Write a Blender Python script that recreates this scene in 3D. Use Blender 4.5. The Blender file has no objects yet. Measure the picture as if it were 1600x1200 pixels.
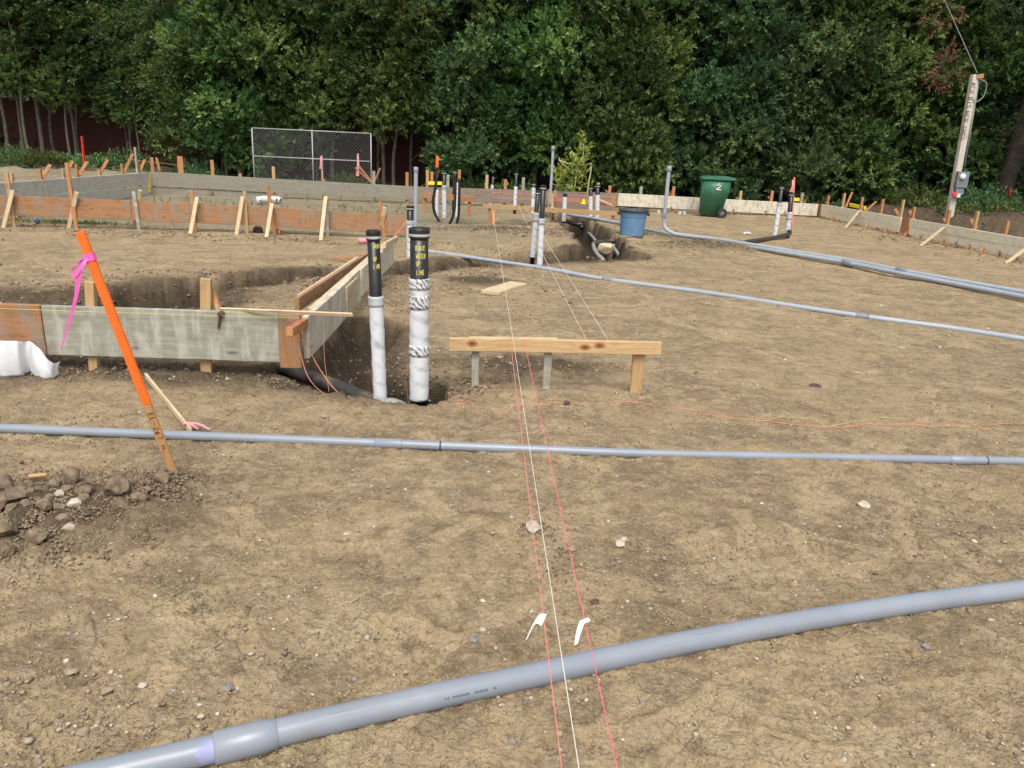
import bpy, bmesh, math, random
import numpy as np
from mathutils import Vector, Matrix, Euler

SC = bpy.context.scene
COL = SC.collection
RNG = np.random.default_rng(11)
random.seed(7)

# ------------------------------------------------------------------ camera, sky, sun
F, PITCH, ROLL, CH = 1202.0, math.radians(17.0), math.radians(2.7), 1.62
EYE = np.array([0.0, 0.0, CH])
_d = np.array([0, math.cos(PITCH), -math.sin(PITCH)])
_r0 = np.array([1.0, 0, 0]); _u0 = np.array([0, math.sin(PITCH), math.cos(PITCH)])
_r = _r0 * math.cos(ROLL) + _u0 * math.sin(ROLL)
_u = _u0 * math.cos(ROLL) - _r0 * math.sin(ROLL)
cd = bpy.data.cameras.new('camera'); cam = bpy.data.objects.new('camera', cd); COL.objects.link(cam)
cd.sensor_width = 36.0; cd.lens = 36.0 * F / 1600.0; cd.clip_start = 0.05; cd.clip_end = 2000
cam.matrix_world = Matrix(((_r[0], _u[0], -_d[0], 0), (_r[1], _u[1], -_d[1], 0), (_r[2], _u[2], -_d[2], CH), (0, 0, 0, 1)))
SC.camera = cam

SUN_EL, SUN_AZ = math.radians(57), math.radians(180)      # azimuth clockwise from +Y
w = bpy.data.worlds.new('World'); SC.world = w; w.use_nodes = True
nt = w.node_tree; nt.nodes.clear()
sky = nt.nodes.new('ShaderNodeTexSky'); sky.sky_type = 'NISHITA'; sky.sun_disc = False
sky.sun_elevation = SUN_EL; sky.sun_rotation = SUN_AZ; sky.dust_density = 4.0; sky.ozone_density = 1.0; sky.air_density = 1.0
hs = nt.nodes.new('ShaderNodeHueSaturation'); hs.inputs['Saturation'].default_value = 0.34
bg = nt.nodes.new('ShaderNodeBackground'); bg.inputs['Strength'].default_value = 0.13
out = nt.nodes.new('ShaderNodeOutputWorld')
nt.links.new(sky.outputs[0], hs.inputs['Color']); nt.links.new(hs.outputs[0], bg.inputs[0]); nt.links.new(bg.outputs[0], out.inputs[0])
sd = bpy.data.lights.new('sun', 'SUN'); sd.energy = 1.5; sd.angle = math.radians(34); sd.color = (1.0, 0.95, 0.86)
sun = bpy.data.objects.new('sun', sd); COL.objects.link(sun)
_sv = Vector((math.sin(SUN_AZ) * math.cos(SUN_EL), math.cos(SUN_AZ) * math.cos(SUN_EL), math.sin(SUN_EL)))
sun.rotation_euler = _sv.to_track_quat('Z', 'Y').to_euler(); sun.location = (0, 0, 30)
SC.view_settings.view_transform = 'Standard'; SC.view_settings.look = 'None'
SC.view_settings.gamma = 1; SC.view_settings.exposure = 0.72
try: SC.cycles.max_bounces = 6; SC.cycles.diffuse_bounces = 3; SC.cycles.glossy_bounces = 2
except Exception: pass

# ------------------------------------------------------------------ measuring helpers (photo 1600 x 1200 -> place)
def ray(px, py):
    return _d + _r * ((px - 800) / F) + _u * ((600 - py) / F)
def gp(px, py, z=0.0):                       # where the line of sight meets a level plane
    v = ray(px, py); t = (z - CH) / v[2]; return EYE + v * t
def dp(px, py, y):                           # where it meets the plane at distance y
    v = ray(px, py); return EYE + v * (y / v[1])
def pp(a, b, off, px, py):                   # where it meets the upright plane through a and b, moved off metres towards us
    t = np.array([b[0] - a[0], b[1] - a[1], 0]); n = np.array([t[1], -t[0], 0.0]); n /= np.linalg.norm(n)
    if np.dot(n, EYE - a) < 0: n = -n
    v = ray(px, py); q = a + n * off
    return EYE + v * (np.dot(q - EYE, n) / np.dot(v, n))
def V(*a): return np.array(a, float)
def unit(v): return v / max(np.linalg.norm(v), 1e-12)

# ------------------------------------------------------------------ noise
def _hash(ix, iy, s):
    h = (ix.astype(np.int64) * 374761393 + iy.astype(np.int64) * 668265263 + s * 1442695041) & 0xFFFFFFFF
    h = ((h ^ (h >> 13)) * 1274126177) & 0xFFFFFFFF
    return ((h ^ (h >> 16)) & 0xFFFF) / 65535.0
def vnoise(x, y, s=0):
    ix, iy = np.floor(x), np.floor(y); fx, fy = x - ix, y - iy
    fx = fx * fx * (3 - 2 * fx); fy = fy * fy * (3 - 2 * fy)
    a, b = _hash(ix, iy, s), _hash(ix + 1, iy, s); c, e = _hash(ix, iy + 1, s), _hash(ix + 1, iy + 1, s)
    return (a + (b - a) * fx) * (1 - fy) + (c + (e - c) * fx) * fy - 0.5
def fbm(x, y, oct=4, s=0):
    v = 0; a = 1.0
    for i in range(oct):
        c, n = math.cos(i * .9), math.sin(i * .9)
        v = v + a * vnoise((x * c - y * n) * 2 ** i + i * 17.3, (x * n + y * c) * 2 ** i - i * 9.1, s + i); a *= .5
    return v
def sstep(t):
    t = np.clip(t, 0, 1); return t * t * (3 - 2 * t)

# ------------------------------------------------------------------ materials
MATS = {}
class NB:
    def __init__(s, name):
        s.m = bpy.data.materials.new(name); s.m.use_nodes = True; s.t = s.m.node_tree; s.p = s.t.nodes['Principled BSDF']; MATS[name] = s.m
    def n(s, kind, **kw):
        o = s.t.nodes.new('ShaderNode' + kind)
        for k, v in kw.items(): setattr(o, k, v)
        return o
    def l(s, a, b): s.t.links.new(a, b)
    def coord(s, scale=(1, 1, 1), rnd=True):
        tc = s.n('TexCoord'); mp = s.n('Mapping'); s.l(tc.outputs['Object'], mp.inputs['Vector'])
        mp.inputs['Scale'].default_value = scale
        if rnd:
            oi = s.n('ObjectInfo'); mu = s.n('Math', operation='MULTIPLY'); mu.inputs[1].default_value = 37.0
            s.l(oi.outputs['Random'], mu.inputs[0]); cb = s.n('CombineXYZ')
            for i in range(3): s.l(mu.outputs[0], cb.inputs[i])
            s.l(cb.outputs[0], mp.inputs['Location'])
        return mp.outputs[0]
    def noise(s, co, scale, detail=4, rough=.55, dist=0):
        o = s.n('TexNoise'); s.l(co, o.inputs['Vector']); o.inputs['Scale'].default_value = scale; o.inputs['Detail'].default_value = detail
        o.inputs['Roughness'].default_value = rough; o.inputs['Distortion'].default_value = dist; return o.outputs['Fac']
    def ramp(s, f, a, b):
        o = s.n('MapRange'); s.l(f, o.inputs[0]); o.inputs[1].default_value = a; o.inputs[2].default_value = b; return o.outputs[0]
    def mix(s, f, a, b, mode='MIX'):
        o = s.n('Mix', data_type='RGBA', blend_type=mode)
        for sock, v in ((o.inputs[0], f), (o.inputs[6], a), (o.inputs[7], b)):
            if isinstance(v, (int, float)): sock.default_value = v
            elif isinstance(v, tuple): sock.default_value = (*v, 1)
            else: s.l(v, sock)
        return o.outputs[2]
    def math(s, op, a, b=0.0):
        o = s.n('Math', operation=op)
        for i, v in ((0, a), (1, b)):
            if isinstance(v, (int, float)): o.inputs[i].default_value = v
            else: s.l(v, o.inputs[i])
        return o.outputs[0]
    def bump(s, h, st, dist=.01):
        o = s.n('Bump'); s.l(h, o.inputs['Height']); o.inputs['Strength'].default_value = st; o.inputs['Distance'].default_value = dist
        s.l(o.outputs[0], s.p.inputs['Normal'])
    def fin(s, col, rough=.7, spec=.3):
        if isinstance(col, tuple): s.p.inputs['Base Color'].default_value = (*col, 1)
        else: s.l(col, s.p.inputs['Base Color'])
        if isinstance(rough, (int, float)): s.p.inputs['Roughness'].default_value = rough
        else: s.l(rough, s.p.inputs['Roughness'])
        s.p.inputs['Specular IOR Level'].default_value = spec; return s.m

def wood(name, dark, light, stain=None, amt=0.0, dirt=.25):
    b = NB(name); co = b.coord((1.2, 14, 14)); c2 = b.coord((1, 1, 1)); c3 = b.coord((4.5, 1, 1.1))
    g = b.noise(co, 3.0, 6, .6, .6); g2 = b.noise(co, 11.0, 3)
    col = b.mix(b.ramp(g, .3, .7), dark, light)
    col = b.mix(b.math('MULTIPLY', b.ramp(g2, .55, .75), .35), col, tuple(x * .55 for x in dark))
    vo = b.n('TexVoronoi'); ck = b.coord((2.2, 7, 7)); b.l(ck, vo.inputs['Vector']); vo.inputs['Scale'].default_value = 1.3
    kn = b.ramp(vo.outputs['Distance'], .16, .06); col = b.mix(b.math('MULTIPLY', kn, .7), col, tuple(x * .35 for x in dark))
    if stain:
        col = b.mix(b.math('MULTIPLY', b.ramp(b.noise(c3, 2.4, 6, .62), .62 - amt * .5, .74 - amt * .5), .75), col, stain)
    col = b.mix(b.math('MULTIPLY', b.ramp(b.noise(c2, 9, 5), .52, .72), dirt), col, (.13, .1, .07))
    oi = b.n('ObjectInfo'); col = b.mix(b.math('MULTIPLY', oi.outputs['Random'], .28), col, tuple(x * .5 for x in dark))
    b.bump(g, .35, .004); return b.fin(col, .78, .25)

wood('wood_orange', (.36, .155, .06), (.52, .26, .115), (.33, .29, .24), .12)
wood('wood_form', (.30, .145, .066), (.44, .245, .125), (.28, .25, .20), .28, .35)
wood('wood_tan', (.40, .25, .115), (.54, .37, .19), None, 0)
wood('wood_pale', (.52, .40, .24), (.68, .56, .38), None, 0, .3)
wood('wood_grey', (.235, .225, .18), (.375, .365, .30), (.45, .45, .39), .28, .25)
wood('wood_form_grey', (.22, .205, .16), (.34, .32, .26), (.30, .235, .15), .14, .35)
wood('wood_form_pale', (.54, .49, .385), (.70, .655, .54), (.33, .32, .26), .22, .35)
wood('wood_weathered', (.17, .13, .105), (.28, .23, .185), (.27, .20, .16), .2, .3)
wood('wood_redboard', (.34, .13, .075), (.46, .22, .14), None, 0, .3)
wood('wood_fence', (.055, .018, .014), (.085, .03, .022), None, 0, .2)
wood('wood_form_bright', (.52, .51, .45), (.68, .665, .60), (.34, .30, .24), .12, .3)
wood('wood_form_cream', (.68, .62, .48), (.84, .785, .64), (.46, .42, .33), .06, .14)
wood('lath_brown', (.36, .19, .075), (.50, .29, .125), None, 0, .1)
wood('splice_tan', (.46, .36, .22), (.58, .47, .30), (.4, .38, .3), .2, .3)
wood('wood_pole', (.44, .40, .33), (.58, .54, .46), None, 0, .15)

def paint(name, col, rough=.5, var=.12, spec=.4, dirt=0.0, sc=14):
    b = NB(name); co = b.coord()
    c = b.mix(b.ramp(b.noise(co, sc, 5), .35, .7), tuple(x * (1 - var) for x in col), tuple(min(1, x * (1 + var)) for x in col))
    if dirt: c = b.mix(b.math('MULTIPLY', b.ramp(b.noise(co, 6, 6, .65), .5, .72), dirt), c, (.24, .18, .115))
    b.bump(b.noise(co, 60, 3), .08, .003); return b.fin(c, rough, spec)
def pvc(name, col, rough):
    b = NB(name); co = b.coord((1, 1, 1), False); pa = b.n('Attribute', attribute_name='pv'); m1 = b.n('Mapping'); m2 = b.n('Mapping'); b.l(pa.outputs['Vector'], m1.inputs[0]); b.l(pa.outputs['Vector'], m2.inputs[0]); m1.inputs['Scale'].default_value = (1.3, 5, 5); m2.inputs['Scale'].default_value = (9, 8, 8); st, s2 = m1.outputs[0], m2.outputs[0]
    c = b.mix(b.ramp(b.noise(co, 5, 5), .35, .7), tuple(x * .93 for x in col), tuple(x * 1.06 for x in col))
    c = b.mix(b.math('MULTIPLY', b.ramp(b.noise(st, 1.6, 6, .7), .62, .69), .6), c, tuple(x * .45 for x in col))
    c = b.mix(b.math('MULTIPLY', b.ramp(b.noise(s2, 1.0, 5, .7), .66, .72), .35), c, (.55, .56, .57))
    c = b.mix(b.math('MULTIPLY', b.ramp(b.noise(co, 9, 7, .7), .55, .72), .5), c, (.26, .205, .135))
    b.fin(c, b.math('ADD', b.math('MULTIPLY', b.noise(co, 12, 4), .25), rough), .5)
pvc('pvc_grey', (.222, .25, .292), .2); pvc('pvc_light', (.31, .345, .385), .3)
paint('pvc_joint', (.20, .23, .275), .4, .08, .5, .25)
paint('pvc_dark', (.035, .038, .042), .5, .1)
paint('pvc_old', (.26, .265, .26), .5, .12, .4, .6)
paint('primer_purple', (.25, .27, .44), .5, .2, .4, .5)
paint('abs_black', (.012, .012, .013), .33, .1, .5, .12)
paint('abs_dusty', (.035, .034, .033), .5, .2, .4, .55)
paint('band_steel', (.38, .38, .37), .35, .15, .6)
paint('foam_white', (.66, .68, .70), .6, .07, .3, .12)
paint('foam_grey', (.40, .42, .44), .55, .15, .35, .1)
paint('plastic_white', (.62, .63, .645), .5, .05, .3, .1)
paint('orange_paint', (.80, .135, .012), .55, .08, .4, .06)
paint('red_paint', (.72, .04, .03), .55, .08)
paint('ribbon_pink', (.80, .13, .46), .5, .1, .3)
paint('ribbon_white', (.72, .70, .64), .6, .06, .3)
paint('string_pink', (.75, .23, .20), .7, .05, .1)
paint('string_hot', (.82, .16, .22), .7, .05, .1)
paint('string_white', (.72, .68, .62), .7, .05, .1)
paint('string_orange', (.66, .27, .19), .7, .05, .1)
paint('string_yellow', (.55, .54, .16), .7, .05, .1)
paint('string_dusty', (.50, .23, .14), .8, .05, .1)
paint('bin_green', (.035, .14, .082), .45, .12, .4, .16, 8)
paint('bin_lid', (.04, .155, .10), .45, .1, .4, .1, 8)
paint('rubber', (.02, .02, .021), .7, .1)
paint('hub_grey', (.22, .22, .22), .5, .1)
paint('logo_white', (.7, .72, .7), .6, .05)
paint('tub_blue', (.10, .205, .335), .5, .12, .4, .22, 9)
paint('tub_rim', (.04, .05, .06), .5, .15, .4, .3)
paint('galvanised', (.33, .34, .34), .4, .12, .6)
paint('chain_wire', (.22, .225, .22), .5, .1, .5)
paint('meter_grey', (.16, .185, .20), .45, .08, .5)
paint('meter_face', (.62, .66, .68), .2, .05, .6)
paint('cable_grey', (.22, .23, .23), .5, .1)
paint('ink', (.02, .017, .015), .7, .05)
paint('paint_yellow', (.66, .60, .10), .7, .05)
paint('level_yellow', (.78, .66, .02), .5, .05)
paint('ball_blue', (.12, .17, .30), .6, .1)
paint('stone_dark', (.09, .055, .042), .9, .25, .2, .2, 30)
paint('stone_tan', (.29, .24, .17), .9, .25, .2, .4, 40)
paint('stone_pale', (.42, .375, .30), .85, .2, .2, .3, 40)
paint('stone_grey', (.215, .21, .20), .85, .2, .25, .3, 40)
paint('clod_brown', (.185, .143, .096), .95, .35, .1, .3, 30)
paint('trunk_grey', (.13, .115, .09), .9, .3, .15, .2, 9)
paint('trunk_dark', (.045, .036, .030), .95, .3, .1, 0, 9)
paint('trunk_red', (.05, .03, .023), .95, .3, .1, 0, 9)
paint('sapling_bark', (.42, .40, .20), .8, .15, .2)

b = NB('wood_knotty'); co = b.coord((1.2, 16, 16), False); c1 = b.coord((1, 1, 1), False); sx = b.n('SeparateXYZ'); b.l(c1, sx.inputs[0]); kd_ = None
for kx, kz in ((-.575, .012), (.20, -.002), (.30, .012)):
    u_ = b.math('MULTIPLY', b.math('SUBTRACT', sx.outputs[0], kx), .55); v_ = b.math('SUBTRACT', sx.outputs[2], kz); q_ = b.math('SQRT', b.math('ADD', b.math('MULTIPLY', u_, u_), b.math('MULTIPLY', v_, v_))); kd_ = q_ if kd_ is None else b.math('MINIMUM', kd_, q_)
gr = b.noise(co, 3, 6, .6, .6); wv = b.math('ADD', b.math('MULTIPLY', sx.outputs[2], 60), b.math('DIVIDE', .35, b.math('ADD', kd_, .05)))
ri = b.math('SINE', b.math('ADD', b.math('MULTIPLY', wv, 2.2), b.math('MULTIPLY', gr, 9)))
cw = b.mix(b.ramp(gr, .3, .7), (.42, .285, .14), (.56, .40, .22)); cw = b.mix(b.math('MULTIPLY', b.ramp(ri, .3, 1), .35), cw, (.36, .19, .07)); cw = b.mix(b.ramp(kd_, .026, .016), cw, (.30, .12, .05)); cw = b.mix(b.ramp(kd_, .010, .006), cw, (.10, .045, .02)); cw = b.mix(b.math('MULTIPLY', b.ramp(b.noise(c1, 30, 5, .7), .6, .72), .5), cw, (.12, .09, .06)); b.bump(gr, .3, .003); b.fin(cw, .75, .25)
b = NB('foam_wrap'); at = b.n('Attribute', attribute_name='lap'); co = b.coord(); cw = b.mix(b.ramp(b.math('ADD', at.outputs['Fac'], b.math('MULTIPLY', b.math('SUBTRACT', b.noise(co, 14, 4), .5), .35)), .55, 1.0), (.60, .62, .645), (.30, .32, .35))
cw = b.mix(b.math('MULTIPLY', b.ramp(b.noise(co, 8, 6, .7), .56, .75), .35), cw, (.30, .25, .18)); b.bump(b.noise(co, 45, 4), .3, .004); b.fin(cw, .55, .35)
b = NB('tape_print'); co = b.coord((1, 1, 1), False); wv = b.n('TexWave', wave_type='BANDS', bands_direction='DIAGONAL')
b.l(co, wv.inputs['Vector']); wv.inputs['Scale'].default_value = 15; wv.inputs['Distortion'].default_value = 5; wv.inputs['Detail'].default_value = 2; wv.inputs['Detail Scale'].default_value = 2.5
b.fin(b.mix(b.ramp(wv.outputs['Fac'], .70, .82), (.55, .56, .57), (.11, .11, .11)), .35, .5)

def leafmat(name, c0, c1, c2, rough=.42):
    b = NB(name); at = b.n('Attribute', attribute_name='tint'); oi = b.n('ObjectInfo')
    f = at.outputs['Fac']
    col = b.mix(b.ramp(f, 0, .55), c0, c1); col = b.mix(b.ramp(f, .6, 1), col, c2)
    hsv = b.n('HueSaturation'); b.l(col, hsv.inputs['Color'])
    b.l(b.math('ADD', b.math('MULTIPLY', oi.outputs['Random'], .05), .475), hsv.inputs['Hue'])
    b.l(b.math('ADD', b.math('MULTIPLY', oi.outputs['Random'], .3), .85), hsv.inputs['Value'])
    b.fin(hsv.outputs[0], rough, .38)
    tr = b.n('BsdfTranslucent'); b.l(hsv.outputs[0], tr.inputs['Color']); mx = b.n('MixShader'); mx.inputs[0].default_value = .36
    b.l(b.p.outputs[0], mx.inputs[1]); b.l(tr.outputs[0], mx.inputs[2]); b.l(mx.outputs[0], b.t.nodes['Material Output'].inputs['Surface'])
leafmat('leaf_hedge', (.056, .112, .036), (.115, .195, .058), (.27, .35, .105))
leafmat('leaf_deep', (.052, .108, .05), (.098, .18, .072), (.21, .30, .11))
leafmat('leaf_conifer', (.045, .075, .04), (.075, .115, .055), (.12, .155, .07), .6)
leafmat('leaf_sapling', (.20, .30, .06), (.32, .45, .09), (.48, .58, .16))
leafmat('leaf_pale', (.22, .23, .12), (.30, .31, .17), (.40, .38, .24), .8)
leafmat('leaf_dead', (.28, .14, .08), (.40, .21, .12), (.50, .30, .18), .7)
leafmat('leaf_weed', (.045, .075, .02), (.08, .12, .03), (.16, .18, .05))
leafmat('leaf_dry', (.14, .15, .075), (.20, .20, .10), (.30, .28, .16), .8)

# ------------------------------------------------------------------ object helpers
WM = {}
def tag(o, label=None, cat=None, group=None, kind=None):
    if label: o['label'] = label
    if cat: o['category'] = cat
    if group: o['group'] = group
    if kind: o['kind'] = kind
    return o
def thing(name, label, cat, loc, group=None):
    o = bpy.data.objects.new(name, None); COL.objects.link(o); o.empty_display_size = .1
    o.location = Vector(loc); WM[o.name] = Matrix.Translation(Vector(loc)); return tag(o, label, cat, group)
def link(o, parent, world):
    COL.objects.link(o)
    if parent is not None:
        o.parent = parent; o.matrix_basis = WM[parent.name].inverted() @ world
    else: o.matrix_basis = world
    WM[o.name] = world
    return o
def mesh_of(name, v, f, mat, smooth=False):
    me = bpy.data.meshes.new(name); me.from_pydata([tuple(map(float, p)) for p in v], [], [tuple(map(int, q)) for q in f]); me.update()
    if mat: me.materials.append(MATS[mat])
    if smooth: me.polygons.foreach_set('use_smooth', [True] * len(me.polygons))
    return me
def mk(name, geo, mat, parent=None, loc=None, smooth=False):
    """one mesh object from world-space geometry (v, f)"""
    v, f = geo; v = np.asarray(v, float)
    if loc is None: loc = np.array(WM[parent.name].translation) if parent is not None else V(*(v[:, 0:2].mean(0)), v[:, 2].min())
    o = bpy.data.objects.new(name, mesh_of(name, v - np.asarray(loc), f, mat, smooth))
    return link(o, parent, Matrix.Translation(Vector(loc)))
def join(*geos):
    vs, fs, n = [], [], 0
    for v, f in geos:
        vs.append(np.asarray(v, float)); fs += [tuple(i + n for i in q) for q in f]; n += len(v)
    return np.concatenate(vs), fs
def frame(p0, p1, up=(0, 0, 1)):
    x = unit(np.asarray(p1, float) - p0); up = np.asarray(up, float)
    if abs(np.dot(x, up)) > .97: up = V(0, 1, 0) if abs(x[1]) < .9 else V(1, 0, 0)
    y = unit(np.cross(up, x)); z = np.cross(x, y); return x, y, z
def box(cx, cy, cz, sx, sy, sz):
    v = [(cx + a * sx / 2, cy + b_ * sy / 2, cz + c * sz / 2) for a in (-1, 1) for b_ in (-1, 1) for c in (-1, 1)]
    return np.array(v), [(0, 1, 3, 2), (4, 6, 7, 5), (0, 4, 5, 1), (2, 3, 7, 6), (0, 2, 6, 4), (1, 5, 7, 3)]
def bar(p0, p1, wz, wy, up=(0, 0, 1)):
    x, y, z = frame(p0, p1, up); L = np.linalg.norm(np.asarray(p1) - p0)
    v, f = box(L / 2, 0, 0, L, wy, wz); m = np.stack([x, y, z]); return v @ m + p0, f
def plank(name, p0, p1, wz, wy, mat, parent=None, up=(0, 0, 1), bev=.004, warp=.0, seg=1):
    """a length of timber: local X along it, wz deep across 'up', wy thick"""
    p0, p1 = np.asarray(p0, float), np.asarray(p1, float); x, y, z = frame(p0, p1, up); L = np.linalg.norm(p1 - p0)
    bm = bmesh.new(); v, f = box(0, 0, 0, L, wy, wz); vv = [bm.verts.new(p) for p in v]
    for q in f: bm.faces.new([vv[i] for i in q])
    bmesh.ops.recalc_face_normals(bm, faces=bm.faces)
    if seg > 1:
        es = [e for e in bm.edges if abs((e.verts[0].co - e.verts[1].co).x) > L * .5]
        bmesh.ops.subdivide_edges(bm, edges=es, cuts=seg - 1, use_grid_fill=True)
        ph = random.random() * 6
        for q in bm.verts:
            q.co.y += warp * math.sin(q.co.x / L * 5 + ph); q.co.z += warp * .6 * math.sin(q.co.x / L * 3.3 + ph * 2)
    if bev: bmesh.ops.bevel(bm, geom=[e for e in bm.edges if e.is_boundary or e.calc_face_angle(0) > .6], offset=min(bev, wy * .2), segments=1, affect='EDGES')
    for q in bm.verts:
        q.co.y += random.uniform(-1, 1) * .0008; q.co.z += random.uniform(-1, 1) * .0008
    me = bpy.data.meshes.new(name); bm.to_mesh(me); bm.free(); me.materials.append(MATS[mat])
    c = (p0 + p1) / 2
    Wd = Matrix(((x[0], y[0], z[0], c[0]), (x[1], y[1], z[1], c[1]), (x[2], y[2], z[2], c[2]), (0, 0, 0, 1)))
    return link(bpy.data.objects.new(name, me), parent, Wd)
def spline(pts, n=6):
    P = [np.asarray(p, float) for p in pts]
    if len(P) < 3: n = max(n, 2)
    P = [2 * P[0] - P[1]] + P + [2 * P[-1] - P[-2]]; o = []
    for i in range(1, len(P) - 2):
        a, b_, c, d = P[i - 1:i + 3]
        for k in range(n):
            t = k / n; o.append(.5 * (2 * b_ + (c - a) * t + (2 * a - 5 * b_ + 4 * c - d) * t * t + (3 * b_ - a - 3 * c + d) * t ** 3))
    o.append(P[-2]); return np.array(o)
def tube(pts, r, k=12, caps=True):
    P = np.asarray(pts, float); n = len(P); r = np.broadcast_to(np.asarray(r, float), (n,)) if np.ndim(r) < 2 else r
    T = np.gradient(P, axis=0); T /= np.maximum(np.linalg.norm(T, axis=1, keepdims=True), 1e-12)
    u = np.cross(T[0], [0, 0, 1.0]);
    if np.linalg.norm(u) < .1: u = np.cross(T[0], [0, 1.0, 0])
    u = unit(u); v = []; ang = np.arange(k) * 2 * math.pi / k
    for i in range(n):
        u = unit(u - T[i] * np.dot(u, T[i])); wv = np.cross(T[i], u)
        rr = r[i] if np.ndim(r) < 2 else r[i][:, None]
        v.append(P[i] + rr * (np.cos(ang)[:, None] * u + np.sin(ang)[:, None] * wv))
    f = [(i * k + j, i * k + (j + 1) % k, (i + 1) * k + (j + 1) % k, (i + 1) * k + j) for i in range(n - 1) for j in range(k)]
    if caps: f += [tuple(range(k))[::-1], tuple(range((n - 1) * k, n * k))]
    return np.concatenate(v), f
def lathe(base, axis, prof, k=24):
    axis = unit(np.asarray(axis, float)); u = unit(np.cross(axis, [0, 1.0, .3])); wv = np.cross(axis, u); ang = np.arange(k) * 2 * math.pi / k; v = []
    for r, h in prof: v.append(np.asarray(base) + axis * h + r * (np.cos(ang)[:, None] * u + np.sin(ang)[:, None] * wv))
    n = len(prof); f = [(i * k + j, i * k + (j + 1) % k, (i + 1) * k + (j + 1) % k, (i + 1) * k + j) for i in range(n - 1) for j in range(k)]
    f += [tuple(range(k))[::-1], tuple(range((n - 1) * k, n * k))]; return np.concatenate(v), f
def ico(sub=1):
    bm = bmesh.new(); bmesh.ops.create_icosphere(bm, subdivisions=sub, radius=1); v = np.array([q.co[:] for q in bm.verts]); f = np.array([[x.index for x in q.verts] for q in bm.faces]); bm.free(); return v, f
ICO = {i: ico(i) for i in (1, 2, 3)}
def rock_geo(c, r, sub=2, squash=.65, seed=0, rough=.3):
    g = np.random.default_rng(seed); v, f = ICO[sub]; v = v.copy()
    for _ in range(7):
        n = unit(g.normal(size=3)); d = g.uniform(.45, .85); s = v @ n; v = v - np.outer(np.maximum(s - d, 0) * .9, n)
    v *= 1 + rough * .5 * (vnoise(v[:, 0] * 2.3 + seed, v[:, 1] * 2.3 + v[:, 2] * 1.7, seed) + .5 * vnoise(v[:, 0] * 6 + seed, v[:, 1] * 6 + v[:, 2] * 5, seed + 1))[:, None]
    v *= np.array([g.uniform(.85, 1.2), g.uniform(.75, 1.05), squash]); a = g.uniform(0, 6.28); ca, sa = math.cos(a), math.sin(a)
    v = v @ np.array([[ca, -sa, 0], [sa, ca, 0], [0, 0, 1]]); return v * r + np.asarray(c), [tuple(q) for q in f]

GLY = {'A': [[(0, 0), (.3, 1), (.6, 0)], [(.1, .4), (.5, .4)]], 'B': [[(0, 0), (0, 1), (.4, 1), (.5, .75), (.4, .52), (0, .5)], [(.4, .52), (.58, .25), (.4, 0), (0, 0)]],
 'C': [[(.55, .85), (.3, 1), (.05, .8), (0, .5), (.05, .2), (.3, 0), (.55, .15)]], 'D': [[(0, 0), (0, 1), (.35, .95), (.55, .5), (.35, .05), (0, 0)]],
 'E': [[(.5, 1), (0, 1), (0, 0), (.5, 0)], [(0, .5), (.4, .5)]], 'G': [[(.55, .85), (.3, 1), (.05, .8), (0, .5), (.05, .2), (.3, 0), (.55, .15), (.55, .45), (.32, .45)]],
 'I': [[(.3, 0), (.3, 1)]], 'K': [[(0, 0), (0, 1)], [(.55, 1), (0, .45), (.55, 0)]], 'L': [[(0, 1), (0, 0), (.5, 0)]], 'N': [[(0, 0), (0, 1), (.55, 0), (.55, 1)]],
 'O': [[(.3, 1), (.05, .75), (.05, .25), (.3, 0), (.55, .25), (.55, .75), (.3, 1)]], 'P': [[(0, 0), (0, 1), (.45, .95), (.5, .7), (.4, .5), (0, .48)]],
 'R': [[(0, 0), (0, 1), (.45, .95), (.5, .7), (.4, .5), (0, .48)], [(.25, .48), (.58, 0)]], 'S': [[(.52, .85), (.3, 1), (.05, .8), (.15, .55), (.45, .45), (.55, .2), (.3, 0), (.03, .15)]],
 'T': [[(0, 1), (.6, 1)], [(.3, 1), (.3, 0)]], 'U': [[(0, 1), (.02, .2), (.28, 0), (.52, .2), (.55, 1)]], 'W': [[(0, 1), (.15, 0), (.3, .7), (.45, 0), (.6, 1)]],
 'Y': [[(0, 1), (.3, .5), (.6, 1)], [(.3, .5), (.3, 0)]], '2': [[(.03, .8), (.28, 1), (.54, .78), (.4, .45), (0, 0), (.57, 0)]], '6': [[(.48, .95), (.15, .7), (.02, .3), (.25, 0), (.52, .22), (.35, .48), (.06, .35)]],
 '7': [[(0, 1), (.55, 1), (.22, 0)]], '5': [[(.5, 1), (.08, 1), (.05, .55), (.4, .58), (.55, .3), (.35, 0), (.02, .1)]], '-': [[(.08, .48), (.5, .5)]], '_': [[(0, -.15), (1.3, -.15)]],
 '8': [[(.3, .52), (.08, .75), (.3, 1), (.52, .75), (.3, .52), (.02, .25), (.3, 0), (.58, .25), (.3, .52)]]}
def strokes(text, size, fn, r, adv=.82, xs=1.0):
    """hand lettering: fn(u, v) puts a point of the writing on its surface"""
    gs = []; x = 0
    for ch in text:
        for pl in GLY.get(ch, []):
            P = [];
            for (a0, b0), (a1, b1) in zip(pl[:-1], pl[1:]):
                for k in range(3): P.append((a0 + (a1 - a0) * k / 3, b0 + (b1 - b0) * k / 3))
            P.append(pl[-1]); gs.append(tube([fn((x + a) * size * xs, b_ * size) for a, b_ in P], r, 5))
        if ch != '_': x += adv
    return join(*gs)

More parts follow.
